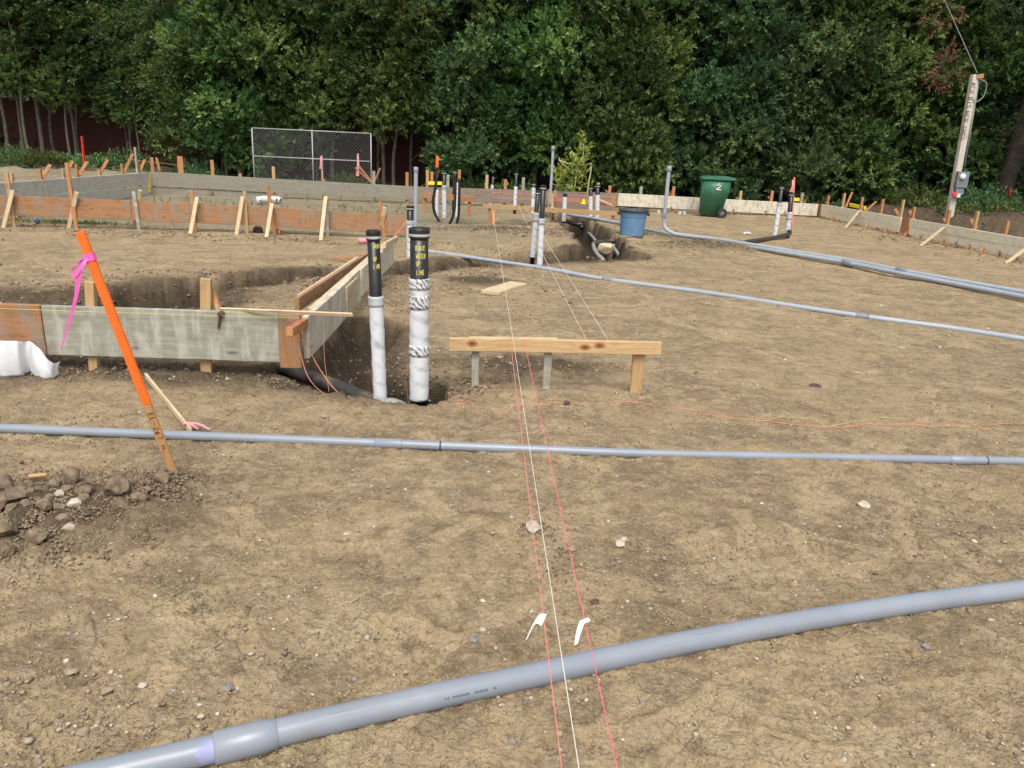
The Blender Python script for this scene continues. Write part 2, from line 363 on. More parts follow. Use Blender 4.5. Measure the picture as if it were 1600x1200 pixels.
# ------------------------------------------------------------------ ground
def seg_dist(x, y, pl):
    d = np.full(np.shape(x), 1e9)
    for a, b_ in zip(pl[:-1], pl[1:]):
        ax, ay, bx, by = a[0], a[1], b_[0], b_[1]; L = (bx - ax) ** 2 + (by - ay) ** 2
        t = np.clip(((x - ax) * (bx - ax) + (y - ay) * (by - ay)) / max(L, 1e-9), 0, 1)
        d = np.minimum(d, np.hypot(x - ax - t * (bx - ax), y - ay - t * (by - ay)))
    return d
PX = lambda *q: [gp(a, b_)[:2] for a, b_ in q]
TRENCH = [  # line, half width, depth, softness
    (PX((225, 452), (300, 444), (380, 437), (450, 430), (600, 421), (700, 412), (840, 404), (930, 399)), .22, .42, .26),
    (PX((-300, 478), (60, 474), (170, 468), (235, 460)), .15, .26, .80),
    (PX((486, 575), (540, 596), (600, 608), (634, 612)), .17, .42, .12),
    (PX((530, 562), (552, 540), (575, 512)), .08, .26, .30),
    (PX((872, 333), (900, 347), (925, 364), (945, 384)), .34, .6, .12),
    (PX((938, 393), (955, 396)), .48, .5, .16),
    (PX((690, 346), (800, 347)), .25, .10, .3),
]
def mound(x, y, px, py, rx, ry, h, z=0):
    c = gp(px, py); return h * np.exp(-((x - c[0]) / rx) ** 2 - ((y - c[1]) / ry) ** 2)
def macro(x, y):
    x = np.asarray(x, float); y = np.asarray(y, float)
    z = .035 * fbm(x * .35, y * .35, 3, 5)
    for pl, wd, dep, soft in TRENCH:
        d = seg_dist(x, y, pl) + .12 * fbm(x * 2.2, y * 2.2, 3, 31) + .10 * fbm(x * 7, y * 7, 3, 33)
        z = z - dep * sstep((wd + soft - d) / soft)
    z = z + mound(x, y, 40, 815, .42, .30, .10) + mound(x, y, 170, 775, .22, .14, .05) + mound(x, y, 262, 752, .14, .10, .05)
    z = z + mound(x, y, 790, 362, .9, .35, .10) + mound(x, y, 1120, 388, .8, .25, .09) + mound(x, y, 1150, 383, .3, .25, .08)
    z = z + mound(x, y, 500, 437, 1.0, .25, .05) + mound(x, y, 860, 382, 1.2, .3, .05) + mound(x, y, 1060, 384, 1.0, .4, .06)
    z = z + mound(x, y, 745, 604, .10, .08, .02) + mound(x, y, 850, 612, .5, .2, .015)
    z = z + np.where(x > 9.8, .42 * sstep((x - 9.8) / 1.6) * sstep((y - 9) / 5) * (1 - .6 * sstep((y - 24) / 4)), 0) * (1 + .6 * fbm(x * .8, y * .8, 3, 9))
    z = z + np.where(x < -9.9, .35 * sstep((-9.9 - x) / 1.5) * sstep((y - 14) / 5), 0) * (1 + .8 * fbm(x * .8, y * .8, 3, 12))
    return z
def gz(x, y): return float(macro(np.array([x]), np.array([y]))[0])

def build_ground():
    # rows even in the view's vertical angle close by, columns fanned: fine near us, coarse far off
    pys = np.concatenate([np.arange(1760, 1330, -2.2), np.arange(1330, 246, -1.35), [245, 243, 241, 239, 237, 236, 235.2, 234.5]])
    ys = np.concatenate([[-30, -12, -6, -3, -1.2, -.2, .4, .8, 1.1], CH * F / (pys - 232.0)])
    s = np.concatenate([[-6, -3, -1.8, -1.2], np.linspace(-.86, .86, 1120), [1.2, 1.8, 3, 6]])
    Y, S = np.meshgrid(ys, s, indexing='ij'); X = S * (np.maximum(Y, 0) + .55)
    X = np.where(Y < 0, S * (.55 - Y * .9), X)
    m = macro(X, Y); Z = m.copy()
    near = 1 / (1 + (np.maximum(Y, 0) / 9) ** 2)
    Z += .020 * fbm(X * 1.7, Y * 1.7, 3, 40)
    lump = fbm(X * 7, Y * 7, 3, 50); Z += .010 * lump
    rid = np.abs(fbm(X * 11 + .7 * lump, Y * 9, 3, 60)); Z += .014 * (.3 - rid) * near
    Z += (.0085 * fbm(X * 26, Y * 26, 2, 70) + .0065 * np.abs(fbm(X * 48, Y * 48, 2, 75)) + .0060 * fbm(X * 95, Y * 95, 2, 80)) * near
    # boot and tyre marks pressed in the loose surface
    dis = np.zeros_like(Z)
    for pl, wd, dep, soft in TRENCH: dis = np.maximum(dis, sstep((wd + soft + .25 - seg_dist(X, Y, pl) + .3 * fbm(X * 2, Y * 2, 3, 3)) / .35))
    for px, py, rx, ry in ((50, 810, .55, .4), (200, 775, .35, .25), (790, 360, 1.0, .5), (1120, 388, .9, .35), (820, 570, .8, .35), (740, 440, .5, .4), (90, 572, .9, .5), (340, 585, .9, .45)):
        c = gp(px, py); dis = np.maximum(dis, np.clip(1.5 * np.exp(-((X - c[0]) / rx) ** 2 - ((Y - c[1]) / ry) ** 2) + .5 * fbm(X * 3, Y * 3, 3, 4) - .25, 0, 1))
    dis = np.maximum(dis, np.where((X > 9.75) & (Y > 8), sstep((X - 9.75) / .5), 0)); dis = np.maximum(dis, np.where(Y > 24.3, sstep((Y - 24.3) / 1.2), 0))
    Z += dis * (.055 * np.abs(fbm(X * 7, Y * 7, 4, 90)) - .010) * np.where(Y > 12, 1.3, 1)
    g = np.random.default_rng(5); press = np.zeros_like(Z)
    for _ in range(150):
        qx, qy = g.uniform(0, 1600), 570 + 640 * g.random() ** 1.1; c = gp(qx, qy); a = g.uniform(0, 3.14)
        sel = (np.abs(X - c[0]) < .2) & (np.abs(Y - c[1]) < .2)
        if not sel.any(): continue
        dx, dy = X[sel] - c[0], Y[sel] - c[1]; u = dx * math.cos(a) + dy * math.sin(a); v = -dx * math.sin(a) + dy * math.cos(a)
        wd = .048 - .012 * np.cos(u * 22); e = np.maximum(np.abs(u) / .145, np.abs(v) / wd) + .25 * fbm(dx * 12, dy * 12, 2, 7)
        ins = sstep((1.06 - e) / .16); nz = fbm(dx * 25, dy * 25, 2, 11); tread = (.5 + .5 * np.tanh(3 * np.sin(u * 210 + 2.2 * np.sign(v) + nz * 5))) * sstep(.6 + nz * 1.5)
        k = g.uniform(.3, 1); Z[sel] += k * (-.009 * ins + .0055 * ins * tread + .005 * sstep((1.35 - e) / .2) * (1 - ins)); press[sel] = np.maximum(press[sel], ins * k)
    nr, nc = X.shape; v = np.stack([X, Y, Z], -1).reshape(-1, 3).astype(np.float32)
    i = np.arange(nr - 1)[:, None] * nc + np.arange(nc - 1)[None, :]; q = np.stack([i, i + 1, i + nc + 1, i + nc], -1).reshape(-1, 4).astype(np.int32)
    me = bpy.data.meshes.new('ground'); me.vertices.add(len(v)); me.vertices.foreach_set('co', v.ravel())
    me.loops.add(q.size); me.loops.foreach_set('vertex_index', q.ravel()); me.polygons.add(len(q))
    me.polygons.foreach_set('loop_start', np.arange(0, q.size, 4, dtype=np.int32)); me.update(calc_edges=True); me.validate()
    me.polygons.foreach_set('use_smooth', np.ones(len(q), bool))
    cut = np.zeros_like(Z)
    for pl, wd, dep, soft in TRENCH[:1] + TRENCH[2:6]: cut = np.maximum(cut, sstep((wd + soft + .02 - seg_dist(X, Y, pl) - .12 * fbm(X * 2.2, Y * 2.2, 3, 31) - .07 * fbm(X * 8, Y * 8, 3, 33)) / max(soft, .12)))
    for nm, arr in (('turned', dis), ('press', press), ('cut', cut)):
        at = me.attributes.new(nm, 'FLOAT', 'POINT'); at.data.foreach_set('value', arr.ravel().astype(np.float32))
    b = NB('soil'); co = b.coord((1, 1, 1), False)
    n1 = b.noise(co, .55, 5, .6); n2 = b.noise(co, 2.6, 6, .62, .4); n3 = b.noise(co, 12, 6, .65); n4 = b.noise(co, 70, 4, .7); n5 = b.noise(co, 260, 2, .6); n8 = b.noise(co, 32, 5, .75, .6)
    dust, earth, turned_shade = (.382, .286, .168), (.238, .176, .104), (.050, .038, .026)
    col = b.mix(b.ramp(b.math('ADD', b.math('MULTIPLY', n1, .3), b.math('MULTIPLY', n2, .7)), .42, .58), earth, dust)
    n6 = b.noise(b.coord((.5, 2.6, 1), False), 1.3, 6, .65, .8); n7 = b.noise(co, 1.7, 7, .7, 1.2)
    col = b.mix(b.math('MULTIPLY', b.ramp(n6, .52, .66), .22), col, (.17, .125, .078)); col = b.mix(b.math('MULTIPLY', b.ramp(n7, .55, .60), .7), col, (.45, .355, .213))
    col = b.mix(b.math('MULTIPLY', b.ramp(n3, .50, .68), .65), col, (.46, .36, .235))
    col = b.mix(b.math('MULTIPLY', b.ramp(n3, .46, .32), .6), col, (.145, .108, .07))
    col = b.mix(b.math('MULTIPLY', b.ramp(n8, .47, .34), .6), col, (.135, .10, .063)); col = b.mix(b.math('MULTIPLY', b.ramp(n8, .55, .68), .6), col, (.45, .355, .225))
    col = b.mix(b.math('MULTIPLY', b.ramp(n4, .46, .32), .6), col, (.105, .078, .05)); col = b.mix(b.math('MULTIPLY', b.ramp(n4, .56, .68), .5), col, (.47, .38, .255))
    col = b.mix(b.math('MULTIPLY', b.ramp(n5, .60, .78), .5), col, (.46, .385, .28))
    tn = b.n('Attribute', attribute_name='turned'); pr = b.n('Attribute', attribute_name='press')
    col = b.mix(b.math('MULTIPLY', pr.outputs['Fac'], .8), col, b.mix(n8, (.36, .275, .17), (.52, .40, .25)))
    col = b.mix(b.math('MULTIPLY', tn.outputs['Fac'], .85), col, b.mix(b.ramp(n3, .35, .65), turned_shade, (.088, .066, .044)))  # dark turned soil; some trench shade is put into this colour too
    ct = b.n('Attribute', attribute_name='cut'); col = b.mix(b.math('MULTIPLY', ct.outputs['Fac'], .88), col, b.mix(b.ramp(n4, .35, .65), (.022, .016, .011), (.062, .046, .031)))  # trench mask paints the shade of the cuts over the dark moist soil
    vo = b.n('TexVoronoi'); b.l(co, vo.inputs['Vector']); vo.inputs['Scale'].default_value = 95
    sp = b.math('MULTIPLY', b.ramp(vo.outputs['Distance'], .22, .12), b.ramp(n3, .42, .6)); col = b.mix(b.math('MULTIPLY', sp, .5), col, (.50, .43, .33))
    # greyer aggregate further in, thin grass in the enclosed bay
    sx = b.n('SeparateXYZ'); b.l(co, sx.inputs[0])
    bay = b.math('MULTIPLY', b.ramp(sx.outputs[1], 13.2, 15), b.ramp(sx.outputs[0], 1.0, -2.0))
    col = b.mix(b.math('MULTIPLY', bay, b.ramp(n2, .3, .6)), col, (.235, .21, .15))
    col = b.mix(b.math('MULTIPLY', b.math('MULTIPLY', bay, b.ramp(b.noise(co, 1.1, 5), .5, .66)), .5), col, (.13, .14, .06))
    hh = b.math('ADD', b.math('MULTIPLY', b.math('ADD', n4, n8), .7), b.math('ADD', b.math('MULTIPLY', n5, .3), n3)); b.bump(hh, 1.0, .018)
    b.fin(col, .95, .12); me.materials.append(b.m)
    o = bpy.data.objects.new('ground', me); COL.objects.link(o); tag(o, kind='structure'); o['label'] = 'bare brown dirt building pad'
build_ground()

def stuff_mesh(name, v, f, cols, mat, label):
    me = bpy.data.meshes.new(name); me.vertices.add(len(v)); me.vertices.foreach_set('co', np.asarray(v, np.float32).ravel()); k = f.shape[1]
    me.loops.add(f.size); me.loops.foreach_set('vertex_index', f.astype(np.int32).ravel()); me.polygons.add(len(f))
    me.polygons.foreach_set('loop_start', np.arange(0, f.size, k, dtype=np.int32)); me.update(calc_edges=True)
    if cols is not None: at = me.attributes.new('tone', 'FLOAT_COLOR', 'POINT'); at.data.foreach_set('color', np.asarray(cols, np.float32).ravel())
    me.materials.append(MATS[mat]); o = bpy.data.objects.new(name, me); COL.objects.link(o); return tag(o, label=label, kind='stuff')
b = NB('pebble_mix'); at = b.n('Attribute', attribute_name='tone'); b.fin(b.mix(b.math('MULTIPLY', b.noise(b.coord((1, 1, 1), False), 160, 3), .4), at.outputs['Color'], (.2, .15, .1)), .88, .2)

def scatter(pts, sizes, pal, seed, squash=(.4, .8), sub=1):
    g = np.random.default_rng(seed); bv, bf = ICO[sub]; n = len(pts); nv = len(bv)
    var = []
    for k in range(24): var.append(rock_geo((0, 0, 0), 1, sub, 1, seed * 100 + k, .4)[0])
    var = np.stack(var); v = var[g.integers(0, 24, n)].copy(); v[:, :, 2] *= g.uniform(*squash, (n, 1))
    a = g.uniform(0, 6.28, n); ca, sa = np.cos(a)[:, None], np.sin(a)[:, None]; x, y = v[:, :, 0] * ca - v[:, :, 1] * sa, v[:, :, 0] * sa + v[:, :, 1] * ca
    v[:, :, 0], v[:, :, 1] = x, y; v = v * sizes[:, None, None]; v[:, :, :2] += pts[:, None, :2]; v[:, :, 2] += pts[:, 2][:, None] + (sizes * .02)[:, None]
    f = (bf[None] + (np.arange(n) * nv)[:, None, None]).reshape(-1, 3)
    pal = np.array(pal); c = pal[g.integers(0, len(pal), n)] * g.uniform(.75, 1.2, (n, 1)); c = np.concatenate([c, np.ones((n, 1))], 1)
    return v.reshape(-1, 3), f, np.repeat(c, nv, 0)
def pix_pts(n, y0, y1, seed, power=1.0, x0=-250, x1=1850):
    g = np.random.default_rng(seed); q = np.stack([g.uniform(x0, x1, n), y0 + (y1 - y0) * g.random(n) ** power], 1)
    p = np.array([gp(a, b_) for a, b_ in q]); cl = fbm(p[:, 0] * 1.3, p[:, 1] * 1.3, 3, seed) ; p = p[cl > g.uniform(-.75, .45, n)]
    p[:, 2] = macro(p[:, 0], p[:, 1]) + .012 * fbm(p[:, 0] * 1.7, p[:, 1] * 1.7, 3, 40); return p
g = np.random.default_rng(3)
P1 = pix_pts(19000, 470, 1280, 21); S1 = np.clip(.0042 * np.exp(g.normal(0, .45, len(P1))), .0022, .012)
P2 = pix_pts(2600, 380, 1280, 22); S2 = np.clip(.0085 * np.exp(g.normal(0, .35, len(P2))), .005, .019)
P3 = pix_pts(2600, 320, 600, 23, 1.0); S3 = np.clip(.012 * np.exp(g.normal(0, .4, len(P3))), .007, .03)
P4 = pix_pts(62000, 430, 1300, 24); S4 = np.clip(.0031 * np.exp(g.normal(0, .42, len(P4))), .0015, .008); S4 = S4 * np.clip(np.linalg.norm(P4 - EYE, axis=1) / 3.2, .8, 2.2)
v, f, c = scatter(P4, S4, [(.26, .195, .12), (.32, .245, .155), (.21, .16, .10), (.37, .295, .19), (.17, .128, .082), (.29, .22, .14)], 19, (.5, .95))
stuff_mesh('soil_crumbs', v, f, c, 'pebble_mix', 'fine dry crumbs of soil lying all over the dirt pad')
v, f, c = scatter(np.concatenate([P1, P2, P3]), np.concatenate([S1, S2, S3]), [(.30, .235, .16), (.24, .19, .13), (.38, .32, .24), (.44, .39, .31), (.24, .225, .205), (.19, .145, .10), (.33, .29, .23), (.28, .24, .2), (.52, .48, .40), (.28, .21, .15), (.34, .27, .19)], 9)
stuff_mesh('pebbles', v, f, c, 'pebble_mix', 'small loose pebbles scattered over the brown dirt')
# crumbs of turned soil along trenches and heaps
cp, cs = [], []
def crumbs(px, py, rx, ry, n, s):
    n = int(n * (2.2 if s > .0115 else 1.2))
    c = gp(px, py); g2 = np.random.default_rng(int(px * 7 + py)); x = c[0] + g2.normal(0, rx, n); y = c[1] + g2.normal(0, ry, n)
    cp.append(np.stack([x, y, macro(x, y) + .004], 1)); cs.append(np.clip((s * .55 if s > .0115 else s) * np.exp(g2.normal(0, .5, n)), s * .2, s * 1.8))
for a in ((40, 800, .24, .17, 2400, .0065), (90, 775, .22, .12, 1300, .007), (190, 772, .17, .07, 900, .006), (60, 850, .22, .11, 1100, .0055), (262, 752, .10, .06, 240, .007), (790, 362, .8, .3, 420, .035), (1120, 388, .7, .2, 260, .035),
          (1150, 384, .25, .2, 160, .04), (840, 575, .42, .14, 420, .010), (745, 600, .1, .1, 110, .010), (990, 612, .12, .05, 90, .008), (100, 570, .6, .22, 420, .013), (350, 585, .45, .2, 360, .012), (450, 590, .2, .14, 160, .010),
          (770, 430, .35, .2, 130, .018), (500, 440, 1.4, .25, 420, .022), (720, 415, .7, .2, 260, .022), (880, 400, .6, .2, 240, .024), (600, 425, .5, .3, 180, .02), (560, 590, .3, .25, 220, .010), (640, 600, .22, .15, 160, .011), (460, 500, .3, .3, 130, .014),
          (930, 360, .9, .7, 260, .028), (300, 452, 1.2, .35, 360, .02), (100, 462, 1.2, .35, 300, .02), (670, 470, .6, .5, 200, .012), (835, 830, .05, .05, 90, .005), (835, 870, .09, .16, 200, .005), (500, 375, 3.0, .4, 420, .022), (150, 360, 2.4, .4, 300, .022), (1300, 330, 2.0, 2.0, 300, .03), (1480, 380, .8, 3.0, 300, .03)):
    crumbs(*a)
v, f, c = scatter(np.concatenate(cp), np.concatenate(cs), [(.165, .124, .083), (.20, .152, .10), (.135, .10, .07), (.24, .185, .125)], 13, (.5, .9))
stuff_mesh('soil_crumbs', v, f, c, 'pebble_mix', 'loose crumbs of dark turned soil along trenches and heaps')
# short straw and twigs trodden in the dirt
gs = []
g = np.random.default_rng(17)
for p in pix_pts(420, 560, 1250, 29):
    a = g.uniform(0, 6.28); L = g.uniform(.02, .075); k = V(math.cos(a), math.sin(a), 0) * L; q = np.array([p, p + k * .5 + V(*g.normal(0, .006, 2), .004), p + k + V(0, 0, .001)]); q[:, 2] += .004; gs.append(tube(q, g.uniform(.0008, .0016), 4))
o = mk('straw', join(*gs), 'leaf_dry', loc=(0, 0, 0)); tag(o, 'thin bits of dry straw lying on the dirt', kind='stuff')

# ------------------------------------------------------------------ stones that stand out
def stone(px, py, wpx, mat, label, squash=.5, name='stone', group=None, cat='stone', sub=2, rough=.45, sink=.45):
    p = gp(px, py); r = wpx / 2 / F * np.linalg.norm(p - EYE); z = gz(p[0], p[1])
    o = mk(name, rock_geo((p[0], p[1], z + r * squash * (1 - sink) * .8), r, sub, squash, int(px * 3 + py), rough), mat); return tag(o, label, cat, group)
for a in ((711, 841, 18, 'stone_tan', 'squarish tan stone left of the three string lines, above the front pipe'), (1347, 791, 24, 'stone_pale', 'rounded pale stone right of centre between the two grey pipes'),
          (742, 1003, 20, 'stone_grey', 'flat wedge shaped grey stone just above the front pipe'), (1008, 1107, 19, 'stone_grey', 'grey stone below the front pipe, right of the string lines'),
          (356, 1080, 16, 'stone_grey', 'dark grey angular stone above the joint of the front pipe'), (167, 1086, 18, 'stone_tan', 'brown stone beside a group of small pebbles at lower left'),
          (968, 853, 22, 'stone_pale', 'long pale flat stone of a pair right of the string lines'), (975, 847, 15, 'stone_pale', 'small white stone leaning on a long pale flat stone'),
          (1203, 1126, 14, 'stone_grey', 'rounded grey stone at lower right below the front pipe'), (543, 837, 17, 'stone_pale', 'small pale stone left of the squarish tan stone'),
          (508, 652, 13, 'stone_tan', 'tan stone just behind the mid pipe below the black risers'), (130, 1151, 20, 'stone_tan', 'flat reddish brown stone in the bottom left corner'),
          (1446, 1016, 15, 'stone_grey', 'thin grey stone below the front pipe at far right'), (112, 1054, 20, 'stone_tan', 'oblong tan stone at the left edge of the pebbles'),
          (930, 944, 18, 'stone_dark', 'dark brown round clod right of the pink string line'), (886, 630, 14, 'stone_dark', 'dark round clod on the loose pink string near the batter board'),
          (1272, 604, 18, 'stone_dark', 'small dark flat lump alone right of the batter board'), (780, 560, 16, 'stone_tan', 'tan stone behind the batter board near its middle leg'),
          (1030, 560, 15, 'stone_grey', 'grey stone by the right end of the batter board'), (890, 476, 12, 'stone_dark', 'dark round clod beside the string behind the batter board'),
          (313, 1125, 12, 'stone_pale', 'tiny white stone near the front pipe joint'), (223, 1076, 12, 'stone_pale', 'pale squarish pebble in the small pebble cluster at lower left'),
          (835, 830, 34, 'stone_pale', 'broken pale crust of rock under the white string line'), (1440, 947, 0.1, 'stone_tan', '')):
    if a[2] > 1: stone(*a)
stone(404, 363, 19, 'stone_dark', 'dark brown rock on the ground before the orange form board', .75, 'rock', cat='rock')
GC = 'clods in the rubble heap'
for i, (x, y, r) in enumerate(((460, 460, 82), (740, 490, 95), (355, 500, 48), (545, 530, 62), (885, 515, 52), (1020, 400, 55), (30, 470, 85), (110, 590, 74), (65, 750, 80), (300, 640, 58), (415, 690, 44), (530, 575, 36), (440, 535, 34), (240, 780, 62),
                              (90, 660, 34), (20, 640, 56), (50, 845, 62), (180, 640, 34), (330, 590, 30), (385, 640, 36), (620, 395, 32), (680, 440, 30), (215, 560, 36), (140, 530, 34), (150, 480, 30), (840, 455, 28), (930, 470, 26))):
    lb = {0: 'large brown clod on top of the rubble heap beside the wood offcut', 1: 'biggest brown clod at the right end of the rubble heap', 5: 'brown clod at the foot of the orange stake', 6: 'large dark clod at the left edge atop the rubble heap', 8: 'large brown clod low at the left edge of the rubble heap', 4: 'rough clod right of the biggest clod in the rubble heap'}.get(i, 'smaller brown dirt clod in the rubble heap left of the orange stake')
    stone(x / 4, 660 + y / 4 + r / 10, r / 2.3, 'clod_brown', lb, .8, 'dirt_clod', GC, 'clod', 3, .55, .1)
for x, y, r, lb in ((375, 575, 30, 'small white stone near the middle of the rubble heap'), (480, 625, 42, 'upright pale oval stone at the front of the rubble heap'), (440, 740, 32, 'flat pale stone fallen in front of the rubble heap')):
    stone(x / 4, 660 + y / 4, r / 1.9, 'stone_pale', lb, .7)
p = gp(50, 762); q = gp(72, 766); p[2] = gz(*p[:2]) + .03; q[2] = gz(*q[:2]) + .035
tag(plank('wood_offcut', p, q + (q - p) * .3, .035, .02, 'wood_tan', up=(0, -.6, 1)), 'short wood offcut lying on the rubble heap', 'offcut')

# ------------------------------------------------------------------ pipes lying on the ground
def on_ground(pts, r, z=None):
    o = []
    for a in pts:
        p = gp(a[0], a[1], r); zz = (gz(p[0], p[1]) if z is None else 0) + r; o.append(gp(a[0], a[1], max(zz - .011, .01) if z is None else z))
    return o
def at_px(pl, px):                     # index along a pipe where it crosses picture column px
    q = pl - EYE; u = 800 + F * (q @ _r) / (q @ _d); return int(np.argmin(np.abs(u - px)))
def collar(pl, px, r, length, name, mat, parent, bell=0):
    i = at_px(pl, px); t = unit(pl[min(i + 1, len(pl) - 1)] - pl[max(i - 1, 0)]); t = t if t[0] > 0 else -t
    v = pl[i] - EYE; u0 = 800 + F * (v @ _r) / (v @ _d); vt = pl[i] + t * .1 - EYE; du = 800 + F * (vt @ _r) / (vt @ _d) - u0; c = pl[i] + t * .1 * (px - u0) / du
    mk(name, lathe(c - t * length / 2, t, [(r * .9, 0), (r, .004), (r, length - .004 if not bell else length * .75), (r * (.9 if bell else 1), length - .002), (r * .86, length)], 24), mat, parent, smooth=True)
def pipe(name, label, cat, pts, r, mat='pvc_grey', group=None, k=20, n=8, z=None):
    pl = spline(on_ground(pts, r, z) if len(pts[0]) == 2 else pts, n); o = mk(name, tube(pl, r, k), mat, smooth=True)
    sl = np.concatenate([[0], np.cumsum(np.linalg.norm(np.diff(pl, axis=0), axis=1))]); an = np.arange(k) * 2 * math.pi / k
    pv = np.stack([np.repeat(sl, k) + r * 300, np.tile(np.cos(an), len(pl)), np.tile(np.sin(an), len(pl))], 1); at = o.data.attributes.new('pv', 'FLOAT_VECTOR', 'POINT'); at.data.foreach_set('vector', pv.astype(np.float32).ravel())
    return tag(o, label, cat, group), pl
# front pipe: two lengths, the right one ending in a bell over the left one
Rf = .0385
pts = [(-330, 1336), (-60, 1264), (120, 1219), (345, 1167), (500, 1129), (680, 1088), (860, 1049), (950, 1029), (1180, 983), (1420, 944), (1600, 921), (1800, 897)]
o, pl = pipe('conduit', 'thick grey plastic conduit curving across the bottom of the photo', 'pipe', pts, Rf, k=32, n=14)
collar(pl, 384, Rf * 1.17, .165, 'bell_end', 'pvc_grey', o, 1); collar(pl, 349, Rf * 1.03, .016, 'socket_shade_dirt', 'pvc_dark', o)  # dark ring stands for the shade and dirt inside the bell mouth
def patch(pl, px, r, length, a0, a1, name, mat, par, sd_):
    i = at_px(pl, px); t = unit(pl[i + 1] - pl[i - 1]); t = t if t[0] > 0 else -t; v = pl[i] - EYE; u0 = 800 + F * (v @ _r) / (v @ _d); vt = pl[i] + t * .1 - EYE; du = 800 + F * (vt @ _r) / (vt @ _d) - u0; c = pl[i] + t * .1 * (px - u0) / du
    n = unit(np.cross(t, [0, 0, 1.0])); n = n if n[1] < 0 else -n; up = np.cross(t, n); up = up if up[2] > 0 else -up; g = np.random.default_rng(sd_); vv = []; M = 12; A = np.linspace(math.radians(a0), math.radians(a1), M); e0 = g.normal(0, .12, M) - .5 * (1 - ((np.arange(M) / (M - 1) - .5) * 2) ** 2); 
    for q in range(8):
        for k in range(M): L_ = length * ((-.5 + e0[k] * .6) * (1 - q / 7) + .5 * q / 7); vv.append(c + t * L_ + r * (n * math.cos(A[k]) + up * math.sin(A[k])))
    mk(name, (np.array(vv), [(q * M + k, q * M + k + 1, (q + 1) * M + k + 1, (q + 1) * M + k) for q in range(7) for k in range(M - 1)]), mat, par, smooth=True)
patch(pl, 333, Rf * 1.004, .05, -25, 80, 'primer_mark', 'primer_purple', o, 3)
# printed line on its flank
gs = []; g = np.random.default_rng(2)
for a in np.arange(690, 770, 2.6):
    if g.random() < .22: continue
    i = at_px(pl, a); t = unit(pl[i + 1] - pl[i]); n = unit(np.cross(t, [0, 0, 1])); n = n if n[1] < 0 else -n
    vt = pl[i]; uu = 800 + F * ((vt - EYE) @ _r) / ((vt - EYE) @ _d); c = vt + t * ((a - uu) / F * 2.5); nn = unit(n * .75 + V(0, 0, .28)); up = unit(np.cross(t, nn)); up = up if up[2] > 0 else -up
    h = g.uniform(.002, .004); gs.append(tube([c + nn * (Rf + .0002) - up * h, c + nn * (Rf + .0002) + up * h], .0011, 4))
mk('print_line', join(*gs), 'ink', o)
# mid pipe
Rm = .0262
pts = [(-760, 638), (-160, 662.5), (0, 669), (200, 677), (400, 685), (600, 693), (800, 701), (1000, 708.5), (1200, 713), (1400, 717), (1600, 721), (1780, 724)]
o, pl = pipe('conduit', 'straight grey conduit lying across the photo behind the orange stake', 'pipe', pts, Rm, k=24, n=14)
collar(pl, 607, Rm * 1.14, .15, 'coupling', 'pvc_grey', o); collar(pl, 589, Rm * 1.2, .012, 'coupling_rim', 'primer_purple', o); collar(pl, 688, Rm * 1.05, .012, 'joint_line', 'pvc_dark', o)
collar(pl, 1500, Rm * 1.14, .13, 'coupling', 'pvc_grey', o); collar(pl, 1484, Rm * 1.2, .012, 'coupling_rim', 'primer_purple', o); collar(pl, 1540, Rm * 1.05, .012, 'joint_line', 'pvc_dark', o)
# third pipe with its sweep up behind the black riser
Rt = .031
base = gp(668, 392, Rt); vt = dp(652, 385, base[1] + .02); top = dp(650, 262, base[1] + .04)
fl = on_ground([(690, 395.5), (780, 409), (860, 421), (943, 436), (1100, 457), (1250, 480), (1356, 495.5), (1480, 512), (1600, 530), (1760, 554)], Rt)
vx = top[0]
o, pl = pipe('conduit', 'thin grey conduit running right from behind the black water riser, ending upright', 'pipe', [top, V(vx, top[1], .9), V(vx, top[1], .45), V(vx, top[1], .22), V(vx + .07, top[1] - .01, .09), V(vx + .2, base[1] - .03, Rt)] + fl[0:], Rt, mat='pvc_light', k=16)
collar(pl, 943, Rt * 1.12, .012, 'joint_line', 'pvc_dark', o); collar(pl, 950, Rt * 1.1, .14, 'coupling', 'pvc_grey', o); collar(pl, 1356, Rt * 1.12, .012, 'joint_line', 'pvc_dark', o); collar(pl, 1348, Rt * 1.1, .14, 'coupling', 'pvc_grey', o)
mk('top_collar', lathe(top - V(0, 0, .07), (0, 0, 1), [(Rt * 1.02, 0), (Rt * 1.18, .01), (Rt * 1.18, .08), (Rt * .9, .081), (Rt * .9, .03)], 16), 'pvc_joint', o, smooth=True)
# fourth pipe: begins as the tall upright beyond the long batter board
b0 = gp(868, 331, Rt); top = dp(864.5, 229, b0[1]); vx = top[0]
fl = on_ground([(884, 334), (920, 340), (966, 348), (1004, 357), (1048, 366), (1100, 374), (1145, 381), (1240, 397), (1330, 412), (1420, 430), (1600, 464), (1760, 495)], .05, .06)
o, pl = pipe('conduit', 'long grey conduit passing behind the blue tub, its far end standing tall beside the sapling', 'pipe', [top, V(vx, top[1], 1.2), V(vx, top[1], .6), V(vx, top[1], .26), V(vx + .06, top[1] - .02, .12)] + fl, .038, mat='pvc_light', k=16)
collar(pl, 1325, .054, .2, 'coupling', 'pvc_grey', o)
mk('top_collar', lathe(top - V(0, 0, .1), (0, 0, 1), [(.048, 0), (.055, .01), (.055, .11), (.042, .111), (.042, .05)], 16), 'pvc_joint', o, smooth=True)
fl = on_ground([(1062, 367), (1110, 372.5), (1150, 378.5), (1240, 393), (1330, 407.5), (1420, 425), (1600, 457), (1760, 486)], .05, .10)
yu = fl[0][1] + .05; top = dp(1046, 260, yu); ft = dp(1038, 338, yu)
